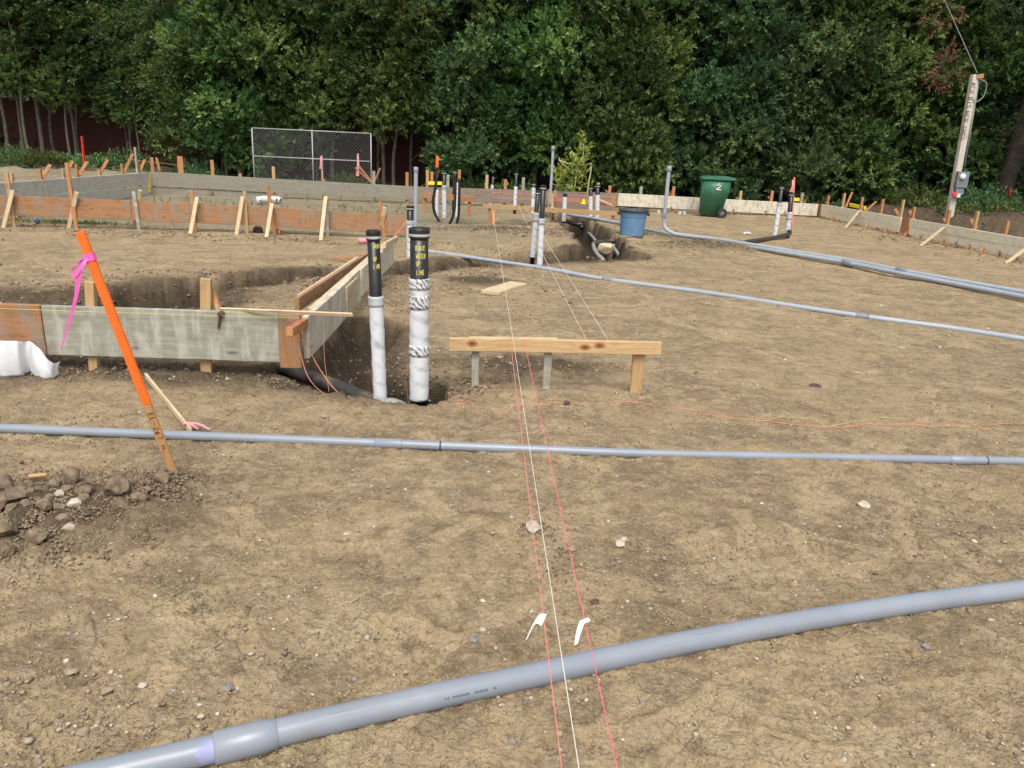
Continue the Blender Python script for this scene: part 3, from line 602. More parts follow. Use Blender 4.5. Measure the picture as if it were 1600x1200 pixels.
o, pl = pipe('conduit', 'upright grey conduit with a tight elbow at its foot, left of the green bin', 'pipe', [top, top * .5 + ft * .5, ft, dp(1037.3, 349, yu), dp(1040.5, 357, yu - .03), dp(1049, 363, yu - .06), dp(1061, 366.5, yu - .1)] + fl[1:], .037, k=16, mat='pvc_light', n=8)
collar(pl, 1410, .05, .2, 'coupling', 'pvc_grey', o)
i = int(len(pl) * .17); mk('elbow_joint', lathe(ft + V(0, 0, -.04), unit(top - ft), [(.038, 0), (.044, .01), (.044, .14), (.038, .15)], 16), 'pvc_joint', o, smooth=True)
mk('top_collar', lathe(top - unit(top - ft) * .1, unit(top - ft), [(.044, 0), (.052, .01), (.052, .11), (.04, .111), (.04, .05)], 16), 'pvc_joint', o, smooth=True)

# ------------------------------------------------------------------ standing risers
def riser(label, base, top, r, wraps=(), bands=(), cap=True, text=None, group='wrapped drain risers', name='drain_riser', k=20, base_black=None, seed=0, capsteel=True, mat='abs_black', tsize=.04, trot=0.0):
    base, top = np.asarray(base, float), np.asarray(top, float); ax = unit(top - base); L = np.linalg.norm(top - base); g = np.random.default_rng(seed + int(base[1] * 100))
    t = thing(name, label, 'riser', base, group)
    mk('pipe', lathe(base, ax, [(r, 0), (r, L - .002), (r * .88, L), (r * .86, L - .06)], k), mat, t, smooth=True)
    if cap:
        mk('cap', lathe(top - ax * .06, ax, [(r * 1.02, 0), (r * 1.16, .004), (r * 1.16, .055), (r * 1.10, .064), (r * .93, .066), (r * .9, .056), (r * .3, .056)], k), 'abs_black', t, smooth=False)
        if capsteel: mk('hose_clamp', lathe(top - ax * .047, ax, [(r * 1.16, 0), (r * 1.19, .002), (r * 1.19, .014), (r * 1.16, .016)], k), 'band_steel', t)
    u = unit(np.cross(ax, [0, 1.0, .3])); wv = np.cross(ax, u)
    for j, (t0, t1) in enumerate(wraps):
        n = max(int((t1 - t0) * L / .012), 10); ang = np.arange(k) * 2 * math.pi / k; hs_ = np.linspace(t0 * L, t1 * L, n); vv = []; laps = []; pitch = g.uniform(.09, .13)
        for h in hs_:
            ph = (h / pitch + ang / (2 * math.pi) + .15 * math.sin(h * 9 + seed)) % 1.0
            laps.append(np.abs(ph - .5) * 2 * (.8 + .45 * (vnoise(ang * 1.2, np.full(k, h * 6), seed + 9) + .3)))
            rr = r + .003 + .0048 * ph + .0025 * vnoise(ang * 1.5 + seed, np.full(k, h * 25), seed) + .002 * vnoise(np.full(k, h * 5.0), ang * .8, seed + 3)
            vv.append(base + ax * h + rr[:, None] * (np.cos(ang)[:, None] * u + np.sin(ang)[:, None] * wv))
        f = [(i * k + q, i * k + (q + 1) % k, (i + 1) * k + (q + 1) % k, (i + 1) * k + q) for i in range(n - 1) for q in range(k)] + [tuple(range((n - 1) * k, n * k)), tuple(range(k))[::-1]]
        o_ = mk('foam_wrap', (np.concatenate(vv), f), 'foam_wrap', t, smooth=True); at = o_.data.attributes.new('lap', 'FLOAT', 'POINT'); at.data.foreach_set('value', np.concatenate(laps).astype(np.float32))
    for t0, t1, mt in bands:
        n = 5; prof = [(r + .0095 + .002 * math.sin(i * 2.1), t0 * L + (t1 - t0) * L * i / (n - 1)) for i in range(n)]
        mk('tape_band', lathe(base, ax, [(r * .98, t0 * L)] + prof + [(r * .98, t1 * L)], k), mt, t, smooth=True)
    if text:
        f0 = V(0, -1, 0); f0 = unit(f0 - ax * np.dot(f0, ax)); s0 = np.cross(f0, ax); s0 = s0 if s0[0] > 0 else -s0
        gs = []
        for i, (ln, hh, off) in enumerate(text):
            def fn(a, b_, hh=hh, off=off):
                an = (a + off) / r; return base + ax * (L - hh + b_) + (r + .0006) * (f0 * math.cos(an) + s0 * math.sin(an))
            mk('lettering', strokes(ln, tsize, fn, .0019, .85, .52), 'paint_yellow', t)
            pass
    return t
d0 = gp(656, 634, -.05)[1]
riser('thick black riser lettered BLACK WATER UP LINE, lower part wrapped in white foam', dp(655, 645, d0), dp(655, 357, d0), .0575, [(.08, .735)], [(.33, .385, 'tape_print'), (.585, .655, 'tape_print'), (.69, .745, 'tape_print')],
      text=[('BLACK', .130, -.016), ('WATER', .180, -.012), ('UP', .228, -.010), ('LINE', .282, -.008)], k=32, seed=3, tsize=.029)
riser('slimmer leaning black riser lettered GRAY UP LINE beside the form corner', dp(595, 642, d0 + .03), dp(583, 361, d0 + .03), .040, [(.02, .64)], [(.60, .655, 'foam_grey')],
      text=[('GRAY', .105, .003), ('UP', .185, .002), ('LINE', .232, .002)], k=28, seed=5, tsize=.027)
# slimmer riser's fitting at its foot
p = dp(604, 632, d0 + .02); mk_o = tag(mk('pipe_stub', tube(spline([p, p + V(.05, .0, .0), p + V(.11, .02, -.03)], 6), .045, 16), 'pvc_old', smooth=True), 'short grey pipe stub at the foot of the slim riser', 'pipe')
def rz(px, py0, px1, py1, z=0.0, **k):       # a riser from its foot on level z to its top
    b_ = gp(px, py0, z); return b_ - V(0, 0, .05), dp(px1, py1, b_[1])
a = rz(641, 402, 641, 322); riser('wrapped riser hidden behind the BLACK WATER riser beside the upright grey conduit', *a, .05, [(.05, .72)], [(.66, .74, 'foam_grey')], seed=1)
a = rz(843, 417, 849, 290, -.02); riser('taller right hand riser of the leaning wrapped pair behind the small plank', *a, .038, [(.02, .60)], [(.55, .62, 'foam_grey')], seed=2)
a = rz(831, 412, 841, 298, -.02); riser('shorter left hand riser of the leaning wrapped pair behind the small plank', *a, .032, [(.13, .66)], [(.60, .72, 'foam_grey')], seed=4)
a = rz(1210, 372, 1222, 291); riser('slim wrapped riser with slim black top, left of the pair on the right', *a, .042, [(.02, .68)], [(.64, .70, 'foam_grey')], seed=6)
a = rz(1230, 370, 1237, 302); riser('thicker wrapped riser on a black elbow, right of the pair on the right', *a, .052, [(.1, .60)], [(.42, .60, 'tape_print')], seed=7)
pel = gp(1232, 368, .04)
pipe('drain_pipe', 'thin black drain pipe on the ground leading left from the right hand riser pair', 'pipe', [pel + V(.0, 0, .12), pel + V(-.02, -.03, .03)] + [gp(1200, 373, .045), gp(1160, 378.5, .045), gp(1120, 378, .0)], .045, 'abs_dusty', k=12)
for px, y0, px1, y1, r, wr, lb, sd_ in ((766, 319, 771, 276, .041, (.05, .72), 'wrapped riser behind the left end of the long batter board', 11), (804, 333, 807, 270, .041, (.12, .68), 'tallest wrapped riser standing just behind the long batter board', 12),
        (832, 333, 834, 286, .05, (.05, .85), 'wrapped riser with printed tape just left behind the black capped pair', 13), (881, 345, 883, 303, .047, (.05, .9), 'short wrapped riser at the head of the pipe trench', 14),
        (923, 341, 923, 292, .047, (.05, .72), 'wrapped riser with black top beyond the red boards', 15), (933, 341, 934, 289, .055, (.05, .72), 'rightmost wrapped riser beyond the red boards', 16)):
    a = rz(px, y0, px1, y1); riser(lb, *a, r, [wr], [(wr[1] - .3, wr[1] - .15, 'tape_print')] if sd_ in (13, 11) else [], seed=sd_, k=14, capsteel=sd_ != 14)
a = rz(871, 318, 871, 288, 0); riser('low black capped stub beyond the board, left of two under the sapling', *a, .075, name='drain_stub', group='capped stubs under the sapling', k=14)
a = rz(884, 318, 884, 291, 0); riser('low black capped stub beyond the board, right of two under the sapling', *a, .075, name='drain_stub', group='capped stubs under the sapling', k=14)
# group by the small batter board at the back
a = rz(694, 340, 694, 268); riser('white wrapped riser between the bent black conduits', *a, .048, [(.03, .72)], [(.64, .72, 'foam_grey')], seed=21, k=14)
def bent(label, pix, r=.031, group='bent black conduits at the back'):
    y = gp(pix[0][0], pix[0][1])[1]; P = [dp(a, b_, y) for a, b_ in pix]; P[0][2] = -.05; return pipe('bent_conduit', label, 'conduit', P, r, 'abs_black', group, 14)
o, pl = bent('bent black conduit with an orange lath in its top', [(690, 347), (681.5, 338), (677.5, 325), (677, 311), (679, 300), (681, 288), (682.5, 262)])
t = pl[-1]; mk('top_collar', lathe(t - V(0, 0, .05), (0, 0, 1), [(.032, 0), (.04, .005), (.04, .055), (.03, .06)], 14), 'abs_black', o)
tag(plank('survey_lath', t - V(0, 0, .2), dp(683.5, 244, t[1]), .06, .015, 'orange_paint', up=(1, 0, 0)), 'short orange lath standing in a black conduit top', 'stake')
bent('bent black conduit curving left at its foot, behind the middle of the small batter board', [(702, 347), (707, 340), (710, 326), (711, 310), (711.5, 290), (711.5, 272)])
bent('rightmost black conduit, nearly straight, behind the right leg of the small batter board', [(714, 346), (716.5, 336), (717.3, 320), (717.7, 300), (718, 279)])
for px, y0, y1, r, lb in ((682, 342, 297, .036, 'white wrap sleeve standing beside the bent conduit with the lath'), (713.5, 340, 286, .034, 'white wrap sleeve between the two right bent conduits')):
    a = rz(px, y0, px + 1, y1); riser(lb, *a, r, [(.04, .97)], name='wrapped_pipe', group='white wrapped pipes at the back', cap=False, mat='foam_white', seed=int(px), k=12)
a = rz(709, 330, 711, 267); riser('slim black riser with pale top among the bent conduits', *a, .05, [], cap=True, capsteel=True, k=12, seed=31)

# black pipe in the near hole and pipes in the right trench
p0, p1 = gp(425, 566, -.02), gp(606, 636, -.14)
pipe('drain_pipe', 'black drain pipe sloping through the hole from the form corner to the riser', 'pipe', [p0 + (p0 - p1) * .25 + V(0, .1, 0), p0, p0 * .5 + p1 * .5, p1, p1 + (p1 - p0) * .12], .056, 'abs_dusty', k=20)
def tp(lb, q, r, mat): return pipe('drain_pipe', lb, 'pipe', [gp(a, b_, z) for a, b_, z in q], r, mat, 'pipes in the right hand trench', 12)
tp('black pipe crossing the head of the trench by the tub', [(884, 345, -.1), (898, 350, -.14), (911, 351, -.14)], .055, 'abs_black')
tp('grey dusty pipe running down the length of the trench by the tub', [(905, 352, -.25), (918, 362, -.28), (934, 380, -.3), (945, 392, -.32)], .035, 'pvc_old')
tp('dark pipe end sticking out of the trench side under the tub', [(926, 380, -.1), (955, 377, -.08), (985, 373.5, -.03), (1003, 371.5, .02)], .05, 'abs_dusty')
tp('grey pipe elbow in the pale sand of the trench', [(927, 382, -.12), (929, 390, -.14), (934, 398, -.18), (943, 407, -.24)], .04, 'pvc_old')
tp('short thin pipe leaning on the sand at the trench end', [(958, 386, -.12), (964, 394, -.15), (971, 405, -.2)], .032, 'pvc_old')
tp('black pipe fitting in the trench below the wrapped risers', [(908, 356, -.2), (920, 351, -.15), (931, 344, -.1)], .06, 'abs_black')
p = gp(945, 388, -.2); bm_v, bm_f = rock_geo(p, .34, 3, .32, 5, .5); b = NB('sand'); co = b.coord(); b.bump(b.noise(co, 40, 4), .6, .01); b.fin(b.mix(b.noise(co, 9, 5), (.48, .38, .23), (.60, .50, .33)), .95, .1)
tag(mk('sand_heap', (bm_v, bm_f), 'sand', smooth=True), 'pale sand heaped round the pipes in the trench', 'sand heap')

# ------------------------------------------------------------------ formwork
def fboard(parent, A, B, tl, tr, bl, br, mat, off=0.0, th=.038, name='form_board'):
    a, b_, c, d = (pp(A, B, off, *q) for q in (tl, tr, bl, br)); p0, p1 = (a + c) / 2, (b_ + d) / 2; wz = (np.linalg.norm(a - c) + np.linalg.norm(b_ - d)) / 2
    return plank(name, p0, p1, wz, th, mat, parent, bev=.004, warp=.006, seg=6)
def fstake(parent, A, B, off, tx, ty, bx=None, by=None, wd=.045, th=.038, mat='wood_orange', name='stake'):
    t = pp(A, B, off, tx, ty); q = pp(A, B, off, bx, by) if bx is not None else t * V(1, 1, 0)
    s = (-.06 - t[2]) / (q[2] - t[2]); q = t + (q - t) * s; n = unit(V(B[1] - A[1], A[0] - B[0], 0)); return plank(name, q, t, wd, th, mat, parent, up=np.cross(n, [0, 0, 1.0]), bev=.003)
def fbrace(parent, A, B, off, tx, ty, bx, by, wd=.04, mat='wood_pale', z=0, th=.03):
    t = pp(A, B, off, tx, ty); q = gp(bx, by, z); q[2] = min(q[2], gz(q[0], q[1])) - .02; n = unit(V(B[1] - A[1], A[0] - B[0], 0)); return plank('brace', q, t, wd, th, mat, parent, up=np.cross(n, [0, 0, 1.0]), bev=.003)
def fkick(parent, A, B, off, tx, ty, bx, by, mat='wood_orange', back=.4, wd=.045):
    q = pp(A, B, off, bx, by); q2 = pp(A, B, off - back, tx, ty); return plank('brace', q, q2, wd, .035, mat, parent, bev=.003, up=(0, 1, 0))
G_F = 'timber formwork of the building'
SM = ('wood_orange', 'wood_tan', 'wood_orange', 'wood_grey')
# near left form
A, B = gp(0, 576), gp(440, 594)
fa = thing('formwork', 'near low grey form board with orange left end, held by two tan stakes', 'formwork', (A + B) / 2, G_F)
fboard(fa, A, B, (-560, 454), (70, 477), (-560, 531), (70, 552), 'wood_form'); o = fboard(fa, A, B, (70.5, 477), (437, 489), (70.5, 552), (437, 566), 'wood_grey')
fstake(fa, A, B, -.045, 141, 440, 148, 583, .062, .045, 'wood_tan'); fstake(fa, A, B, -.045, 322, 435, 323, 590, .072, .04, 'wood_tan')
q0, q1 = pp(A, B, -.09, 330, 456), pp(A, B, -.02, 344, 490); plank('brace', q0 + V(0, .03, 0), q1, .035, .03, 'wood_orange', fa, up=(0, 1, 0)); fstake(fa, A, B, -.4, 356, 548, 366, 570, .05, .03, 'wood_orange')
plank('corner_post', pp(A, B, .0, 456, 574), pp(A, B, .0, 452, 492), .145, .05, 'wood_form', fa, up=V(*unit(B - A)))
A1 = pp(A, B, 0, 474, 560) * V(1, 1, 0)
p = pp(A, B, .035, 345, 490); q = pp(A, B, .035, 341, 512)
mk_l = join(rock_geo(p, .032, 2, .8, 3), tube([p, q], .009, 8)); tag(mk('string_spool', mk_l, 'stone_dark'), 'dark knotted wad of string hanging on the near grey board', 'string')
# side form with pale face running away from us, and its partner
Bf = dp(612, 412, 9.5) * V(1, 1, 0)
fb = thing('formwork', 'pale form board running away from the near corner beside the black risers', 'formwork', (A1 + Bf) / 2, G_F)
fboard(fb, A1, Bf, (478, 488), (561, 424), (477, 566), (561, 467), 'wood_form_pale', .0, .04); fboard(fb, A1, Bf, (562, 421), (612, 377), (562, 462), (612, 412), 'wood_form_pale', -.01, .04)
plank('splice_plate', pp(A1, Bf, .032, 541, 470), pp(A1, Bf, .032, 558, 453), .24, .02, 'splice_tan', fb)
plank('top_cleat', pp(A1, Bf, .02, 452, 519), pp(A1, Bf, -.03, 505, 486), .06, .045, 'wood_orange', fb); plank('top_cleat', pp(A1, Bf, .02, 600, 384), pp(A1, Bf, -.03, 620, 372), .06, .045, 'wood_pale', fb)
plank('cap_rail', pp(A1, Bf, -.06, 489, 484), pp(A1, Bf, -.06, 606, 379), .03, .075, 'wood_pale', fb)
n2 = dp(465, 465, 5.95) * V(1, 1, 0); f2 = dp(604, 374, 9.8) * V(1, 1, 0)
fb2 = thing('formwork', 'orange form board parallel behind the pale board across a soil gap', 'formwork', (n2 + f2) / 2, G_F)
fboard(fb2, n2, f2, (463, 468), (606, 373), (463, 482), (606, 392), 'wood_form'); plank('cap_rail', pp(n2, f2, -.04, 470, 463), pp(n2, f2, -.04, 562, 402), .03, .06, 'wood_pale', fb2)
for px, py in ((500, 440), (560, 398)): fstake(fb2, n2, f2, -.045, px, py, None, None, .05, .04, 'wood_orange')
p = pp(A, B, -.03, 345, 486) + V(0, 0, .012); q = dp(551, 492, p[1] - .25); tag(plank('lath', p, q, .028, .012, 'wood_pale', up=(0, -.5, 1)), 'thin pale lath lying across the near form corner', 'lath')
p = gp(550, 415); tag(plank('lath', gp(520, 405, .04), gp(552, 404, .05), .04, .02, 'wood_orange'), 'short brown offcut on the soil behind the orange board', 'offcut')
# orange-brown form across the left
A, B = gp(0, 353), gp(640, 372)
ff = thing('formwork', 'long orange brown form board across the left with pale leaning braces', 'formwork', (A + B) / 2, G_F)
fboard(ff, A, B, (-240, 297), (205, 313), (-240, 327), (205, 343.5), 'wood_form'); fboard(ff, A, B, (205.6, 313), (427, 324), (205.6, 343.5), (427, 354), 'wood_form'); fboard(ff, A, B, (427.6, 324), (634, 337), (427.6, 354), (634, 366), 'wood_form')
for i, s in enumerate(((10, 270, 22, 352), (104, 254, 119, 353), (209, 299, 217, 355), (299, 297, 306, 362), (382, 299, 386, 366), (418, 291, 429, 364), (511, 311, 512, 370), (594, 315, 600, 366), (-90, 280, -85, 350))): fstake(ff, A, B, .045, *s, .058, .04, SM[(i * 3 + 1) % 4])
for s in ((20, 297, 5, 355), (120, 300, 107, 356), (219, 297, 209, 357), (308, 308, 297, 365), (379, 307, 369, 367), (425, 318, 416, 371), (509, 307, 501, 375), (601, 324, 593, 370)): fbrace(ff, A, B, .09, *s, .062)
plank('brace', pp(A, B, .06, 436, 363), gp(428, 352, .04), .07, .04, 'wood_orange', ff)
tag(plank('lath', gp(436, 361, .03), gp(552, 366, .03), .035, .02, 'wood_pale'), 'pale lath lying on the ground under the orange form board', 'lath')
# left end of the rear bay
C0 = gp(236, 303); C1 = gp(1277, 339.5)
L0 = dp(-120, 330, 11.6) * V(1, 1, 0)
fe = thing('formwork', 'grey two board form running back along the left side of the far bay', 'formwork', (L0 + C0) / 2, G_F)
fboard(fe, L0, C0, (-120, 297), (234, 268), (-120, 325), (234, 289), 'wood_form_bright'); fboard(fe, L0, C0, (-120, 325.5), (234, 289.6), (-120, 345), (234, 306), 'wood_form_bright', -.004)
plank('corner_flash', pp(L0, C0, .025, 234, 300), pp(L0, C0, .025, 233, 269), .12, .006, 'level_yellow', fe, up=(0, 1, 0))
for i, (tx, ty) in enumerate(((18, 271), (62, 264), (98, 264), (119, 258), (155, 265), (190, 256), (211, 230), (216, 251))): fstake(fe, L0, C0, -.05, tx, ty, None, None, .075, .045, SM[(i + 1) % 4])
for i, s in enumerate(((78, 258, 64, 280), (113, 252, 100, 277), (136, 253, 123, 274), (168, 250, 155, 273), (207, 241, 193, 271), (226, 250, 218, 269))): fkick(fe, L0, C0, -.06, *s, wd=.07)
# rear form
fd = thing('formwork', 'long grey form board across the back behind the green bin', 'formwork', (C0 + C1) / 2, G_F)
fboard(fd, C0, C1, (236, 268.5), (648, 291), (236, 290.5), (648, 313), 'wood_form_grey'); fboard(fd, C0, C1, (648.5, 291), (965, 302), (648.5, 313.5), (965, 322), 'wood_weathered', .004); fboard(fd, C0, C1, (965.5, 302), (1277, 318.5), (965.5, 321), (1277, 338), 'wood_form_pale')
fboard(fd, C0, C1, (236, 291), (420, 300.5), (236, 306), (420, 311), 'wood_form_grey', -.03)
for i, (tx, ty) in enumerate(((237, 246), (281, 244), (331, 250), (375, 271), (427, 260), (505, 280), (584, 267), (636, 269), (668, 266), (675, 268), (700, 273), (718, 265), (761, 273), (790, 280), (818, 277), (858, 296), (935, 285), (953, 290), (1002, 291), (1053, 291), (1158, 298), (1207, 298), (1254, 301))): fstake(fd, C0, C1, -.05, tx, ty, None, None, .085 if i != 1 else .14, .045, SM[(i * 5 + 1) % 4] if i > 2 else 'wood_orange')
for s in ((245, 247, 250, 268), (334, 262, 331, 274), (1046, 303, 1053, 308), (1150, 309, 1157, 313), (1200, 308, 1207, 315), (1262, 308, 1254, 319), (758, 288, 763, 296), (815, 292, 820, 297), (947, 298, 953, 303)): fkick(fd, C0, C1, -.06, *s, wd=.075)
for px, py in ((560, 259), (555, 262), (594, 263)):
    plank('brace', pp(C0, C1, -.12, 586 if px < 590 else 583, 290), dp(px, py, 22.4), .1, .04, 'wood_orange', fd, up=(0, 1, 0))
for px, py in ((330, 296), (446, 302), (480, 303), (532, 307), (584, 310), (640, 314), (853, 322), (1048, 326), (1145, 334), (1195, 337), (1225, 338)):
    q = pp(C0, C1, .03, px, py); q[2] = .09; plank('brace', q + V(-.08, -.05, -.14), q + V(.03, .02, .06), .06, .035, 'wood_weathered', fd)
# right form
R1 = gp(1640, 417)
C2 = C1 + V(.05, -.04, 0)
fc = thing('formwork', 'pale two board form along the right side with leaning props', 'formwork', (C2 + R1) / 2, G_F)
fboard(fc, C2, R1, (1265, 318), (1283, 319.3), (1265, 335.5), (1283, 337.5), 'wood_orange', .01)
for (x0, x1, mt) in ((1283.5, 1408, 'wood_form_cream'), (1421, 1700, 'wood_form_cream')):
    ty = lambda x: 319 + (x - 1283) * .1672; my = lambda x: 328.5 + (x - 1283) * .186; by = lambda x: 337.5 + (x - 1283) * .205
    fboard(fc, C2, R1, (x0, ty(x0)), (x1, ty(x1)), (x0, my(x0) - .3), (x1, my(x1) - .3), mt); fboard(fc, C2, R1, (x0, my(x0)), (x1, my(x1)), (x0, by(x0)), (x1, by(x1)), mt, -.003)
fboard(fc, C2, R1, (1408.5, ty(1408.5)), (1420.5, ty(1420.5)), (1408.5, by(1408)), (1420.5, by(1420)), 'wood_orange', .004)
for i, (tx, ty_) in enumerate(((1295, 305), (1320, 302), (1348, 308), (1380, 311), (1412, 312), (1429, 323), (1484, 328), (1528, 330), (1575, 345))): fstake(fc, C2, R1, -.05, tx, ty_, None, None, .085, .05, SM[i % 3])
for s in ((1280, 311, 1276, 319), (1331, 301, 1321, 324), (1369, 315, 1352, 330), (1399, 327, 1405, 338), (1422, 330, 1428, 343), (1475, 342, 1482, 352), (1518, 343, 1525, 357)): fkick(fc, C2, R1, -.06, *s, back=.3, wd=.07)
for s in ((1342, 330, 1320, 355), (1475, 355, 1438, 383), (1606, 386, 1570, 411)): fbrace(fc, C2, R1, .06, *s, .075)
for px in (1268, 1303, 1357, 1387, 1417, 1440, 1475, 1494, 1515, 1537, 1562, 1590):
    py = 337 + (px - 1283) * .207; q = pp(C2, R1, .02, px, py - 2); plank('brace', q + V(-.1, -.08, -q[2] - .03), q, .06, .04, 'wood_orange' if px % 2 else 'wood_weathered', fc)
o = plank('level', pp(C2, R1, -.2, 1328, 320), pp(C2, R1, -.2, 1352, 325), .1, .05, 'level_yellow'); tag(o, 'yellow level lying behind the right form near its far end', 'level')
o = plank('level', pp(C0, C1, -.12, 1240, 311.5), pp(C0, C1, -.12, 1251, 312), .1, .05, 'level_yellow'); tag(o, 'yellow level behind the rear form beside the right corner', 'level')
o = plank('level', pp(C0, C1, .05, 669, 286), pp(C0, C1, .05, 692, 286.5), .09, .05, 'level_yellow'); tag(o, 'yellow level resting among the bent conduits', 'level')

# ------------------------------------------------------------------ batter boards
def batter(label, rails, legs, y=None):
    t = thing('batter_board', label, 'batter board', gp(*legs[0][2:4]), 'batter boards holding string lines')
    a, b_ = gp(*legs[0][2:4]), gp(*legs[-1][2:4])
    for (x0, y0, x1, y1, hz, mt, off) in rails: plank('rail', pp(a, b_, off, x0, y0), pp(a, b_, off, x1, y1), hz, .036, mt, t, warp=.003, seg=4)
    for (tx, ty, bx, by, wd, mt) in legs:
        q = gp(bx, by); q[2] = gz(q[0], q[1]) - .05; tt = pp(a, b_, -.0, tx, ty); tt = V(q[0] * .3 + tt[0] * .7, tt[1], tt[2]); plank('leg', q, tt, wd, .04, mt, t, up=(1, 0, 0))
    return t, a, b_
bt1, ba, bb = batter('nearest knotty wooden batter board on three short legs with strings over it', [(702, 538, 1033, 543.5, .092, 'wood_knotty', .045), (732, 529, 872, 531.5, .03, 'wood_pale', .0)],
    [(742, 543, 743, 606, .052, 'wood_grey'), (857, 546, 853, 609, .055, 'wood_grey'), (998, 551, 993, 614, .085, 'wood_tan')])
bt2, b2a, b2b = batter('long low batter board in the middle distance in front of the wrapped risers', [(755, 321.5, 862, 328.5, .1, 'wood_tan', .04), (862, 328.5, 968, 334, .11, 'wood_tan', .04)],
    [(764, 322, 766, 350, .07, 'wood_orange'), (771, 324, 771, 352, .06, 'wood_orange'), (864, 325, 863, 342, .05, 'wood_tan'), (958, 333, 958, 344, .09, 'wood_orange')])
bt3, _, _ = batter('small orange batter board in front of the bent black conduits', [(662, 305, 740, 311.5, .13, 'wood_orange', .05)], [(664, 306, 664, 331, .09, 'wood_orange'), (735, 313, 731, 337, .09, 'wood_orange')])
bt4, r4a, r4b = batter('batter board of pinkish red rails beyond the long one, under the sapling', [(866, 311, 958, 318, .14, 'wood_redboard', .05), (868, 321.5, 958, 326, .13, 'wood_weathered', .3), (934, 311, 957, 321, .05, 'wood_pale', .15)],
    [(858, 301, 858, 326, .09, 'wood_tan'), (863, 303, 863, 330, .08, 'wood_orange'), (867, 297, 867, 326, .06, 'wood_tan'), (958, 306, 957, 332, .12, 'wood_orange')])
p = gp(911, 327); tag(mk('marker_cone', lathe(pp(r4a, r4b, .1, 911.5, 318.5), (0, 0, 1), [(.09, 0), (.09, .015), (.05, .02), (.035, .1), (.02, .14)], 12), 'level_yellow'), 'tiny yellow marker resting between the pinkish rails', 'marker')

# ------------------------------------------------------------------ strings
def string(name, label, pts, r, mat, group='string lines', sag=True): return tag(mk(name, tube(pts, r, 6), mat), label, 'string', group)
def taut(p, q, r0, r1, n=24):
    t = np.linspace(0, 1, n)[:, None]; P = np.asarray(p) * (1 - t) + np.asarray(q) * t; P[:, 2] -= .006 * np.sin(np.pi * t[:, 0]); return P, np.linspace(r0, r1, n)
zt = pp(ba, bb, .05, 800, 527)[2]
def near(px): return gp(px, 1200, zt)
SL = {}
for nm, x0, x1, y1, mt, lb in (('a', 878, 797, 527, 'string_pink', 'left pale pink string line running from the batter board towards us'), ('c', 965, 818, 528, 'string_hot', 'bright pink string line, right of the three running towards us')):
    a, e = pp(ba, bb, .05, x1, y1), near(x0); e = e + (e - a) * .22; P, R = taut(a, e, .0016, .0011); SL[nm] = (a, near(x0)); string('string_line', lb, P, R, mt)
a = pp(b2a, b2b, .06, 768, 319); m = pp(ba, bb, .04, 801, 526); e = near(905); e = e + (e - m) * .22; SL['b'] = (m, near(905))
P1_, R1_ = taut(a, m, .0024, .0013); P2_, R2_ = taut(m, e, .0013, .0010); string('string_line', 'white string line over the batter board, middle of the three, reaching the long batter board', np.concatenate([P1_, P2_[1:]]), np.concatenate([R1_, R2_[1:]]), 'string_white')
for x0, y0, x1, y1, lb in ((809, 320, 917, 532, 'left tan string between the long batter board and the nearest one'), (819, 321, 952, 534, 'right tan string between the long batter board and the nearest one')):
    P, R = taut(pp(b2a, b2b, .06, x0, y0), pp(ba, bb, .05, x1, y1), (.0026), .0015); string('string_line', lb, P, R, 'string_white')
A, B = gp(0, 576), gp(440, 594)
P, R = taut(pp(A, B, .05, -200, 474), pp(A, B, .05, 468, 497), .0018, .0018); string('string_line', 'yellow string stretched along the top of the near grey form board', P, R, 'string_yellow')
P, R = taut(pp(L0, C0, -.1, 0, 281), dp(192, 259, 20), .004, .004); string('string_line', 'orange string above the left rear form', P, R, 'string_dusty')
P, R = taut(dp(196, 248, 20.5), dp(290, 259, 20.5), .004, .004); string('string_line', 'orange string strung past the far left corner stakes', P, R, 'string_dusty')
for y0, y1, lb in ((301, 307, 'upper reddish string in front of the dark rear boards'), (309, 315, 'lower reddish string in front of the dark rear boards')):
    P, R = taut(pp(C0, C1, .25, 770, y0), pp(C0, C1, .25, 958, y1), .005, .005); string('string_line', lb, P, R, 'string_pink')
def loose(pix, wig, seed, n=7, z=.006):
    g = np.random.default_rng(seed); Q = []
    for a, b_ in pix: p = gp(a, b_); p[2] = gz(p[0], p[1]) + z; Q.append(p)
    P = spline(Q, n); P[:, :2] += g.normal(0, wig, (len(P), 2)); P = spline(P, 3); P[:, 2] = macro(P[:, 0], P[:, 1]) + .012 * fbm(P[:, 0] * 1.7, P[:, 1] * 1.7, 3, 40) + z + .004 * np.abs(np.sin(np.arange(len(P)) * .5)); return P
string('loose_string', 'long loose pink string lying from the batter board to the right edge', loose([(778, 651), (795, 640), (805, 633), (830, 632), (855, 631), (880, 630), (920, 632), (975, 629), (1020, 633), (1080, 641), (1130, 652), (1200, 658), (1290, 668), (1380, 664), (1470, 668), (1540, 667), (1600, 666), (1700, 670)], .006, 3), .0019, 'string_orange', 'loose strings on the ground')
string('loose_string', 'loose yellow string tangled along the pink one at right', loose([(1200, 656), (1225, 651), (1260, 653), (1282, 660), (1290, 668), (1320, 662), (1380, 654), (1420, 657), (1470, 665), (1530, 673), (1610, 677)], .006, 4), .0012, 'string_yellow', 'loose strings on the ground')
string('loose_string', 'second dull red string beside the yellow tangle at right', loose([(1090, 640), (1180, 652), (1250, 660), (1300, 671), (1340, 664), (1420, 661), (1500, 670), (1560, 677), (1660, 680)], .007, 8), .0013, 'string_dusty', 'loose strings on the ground')
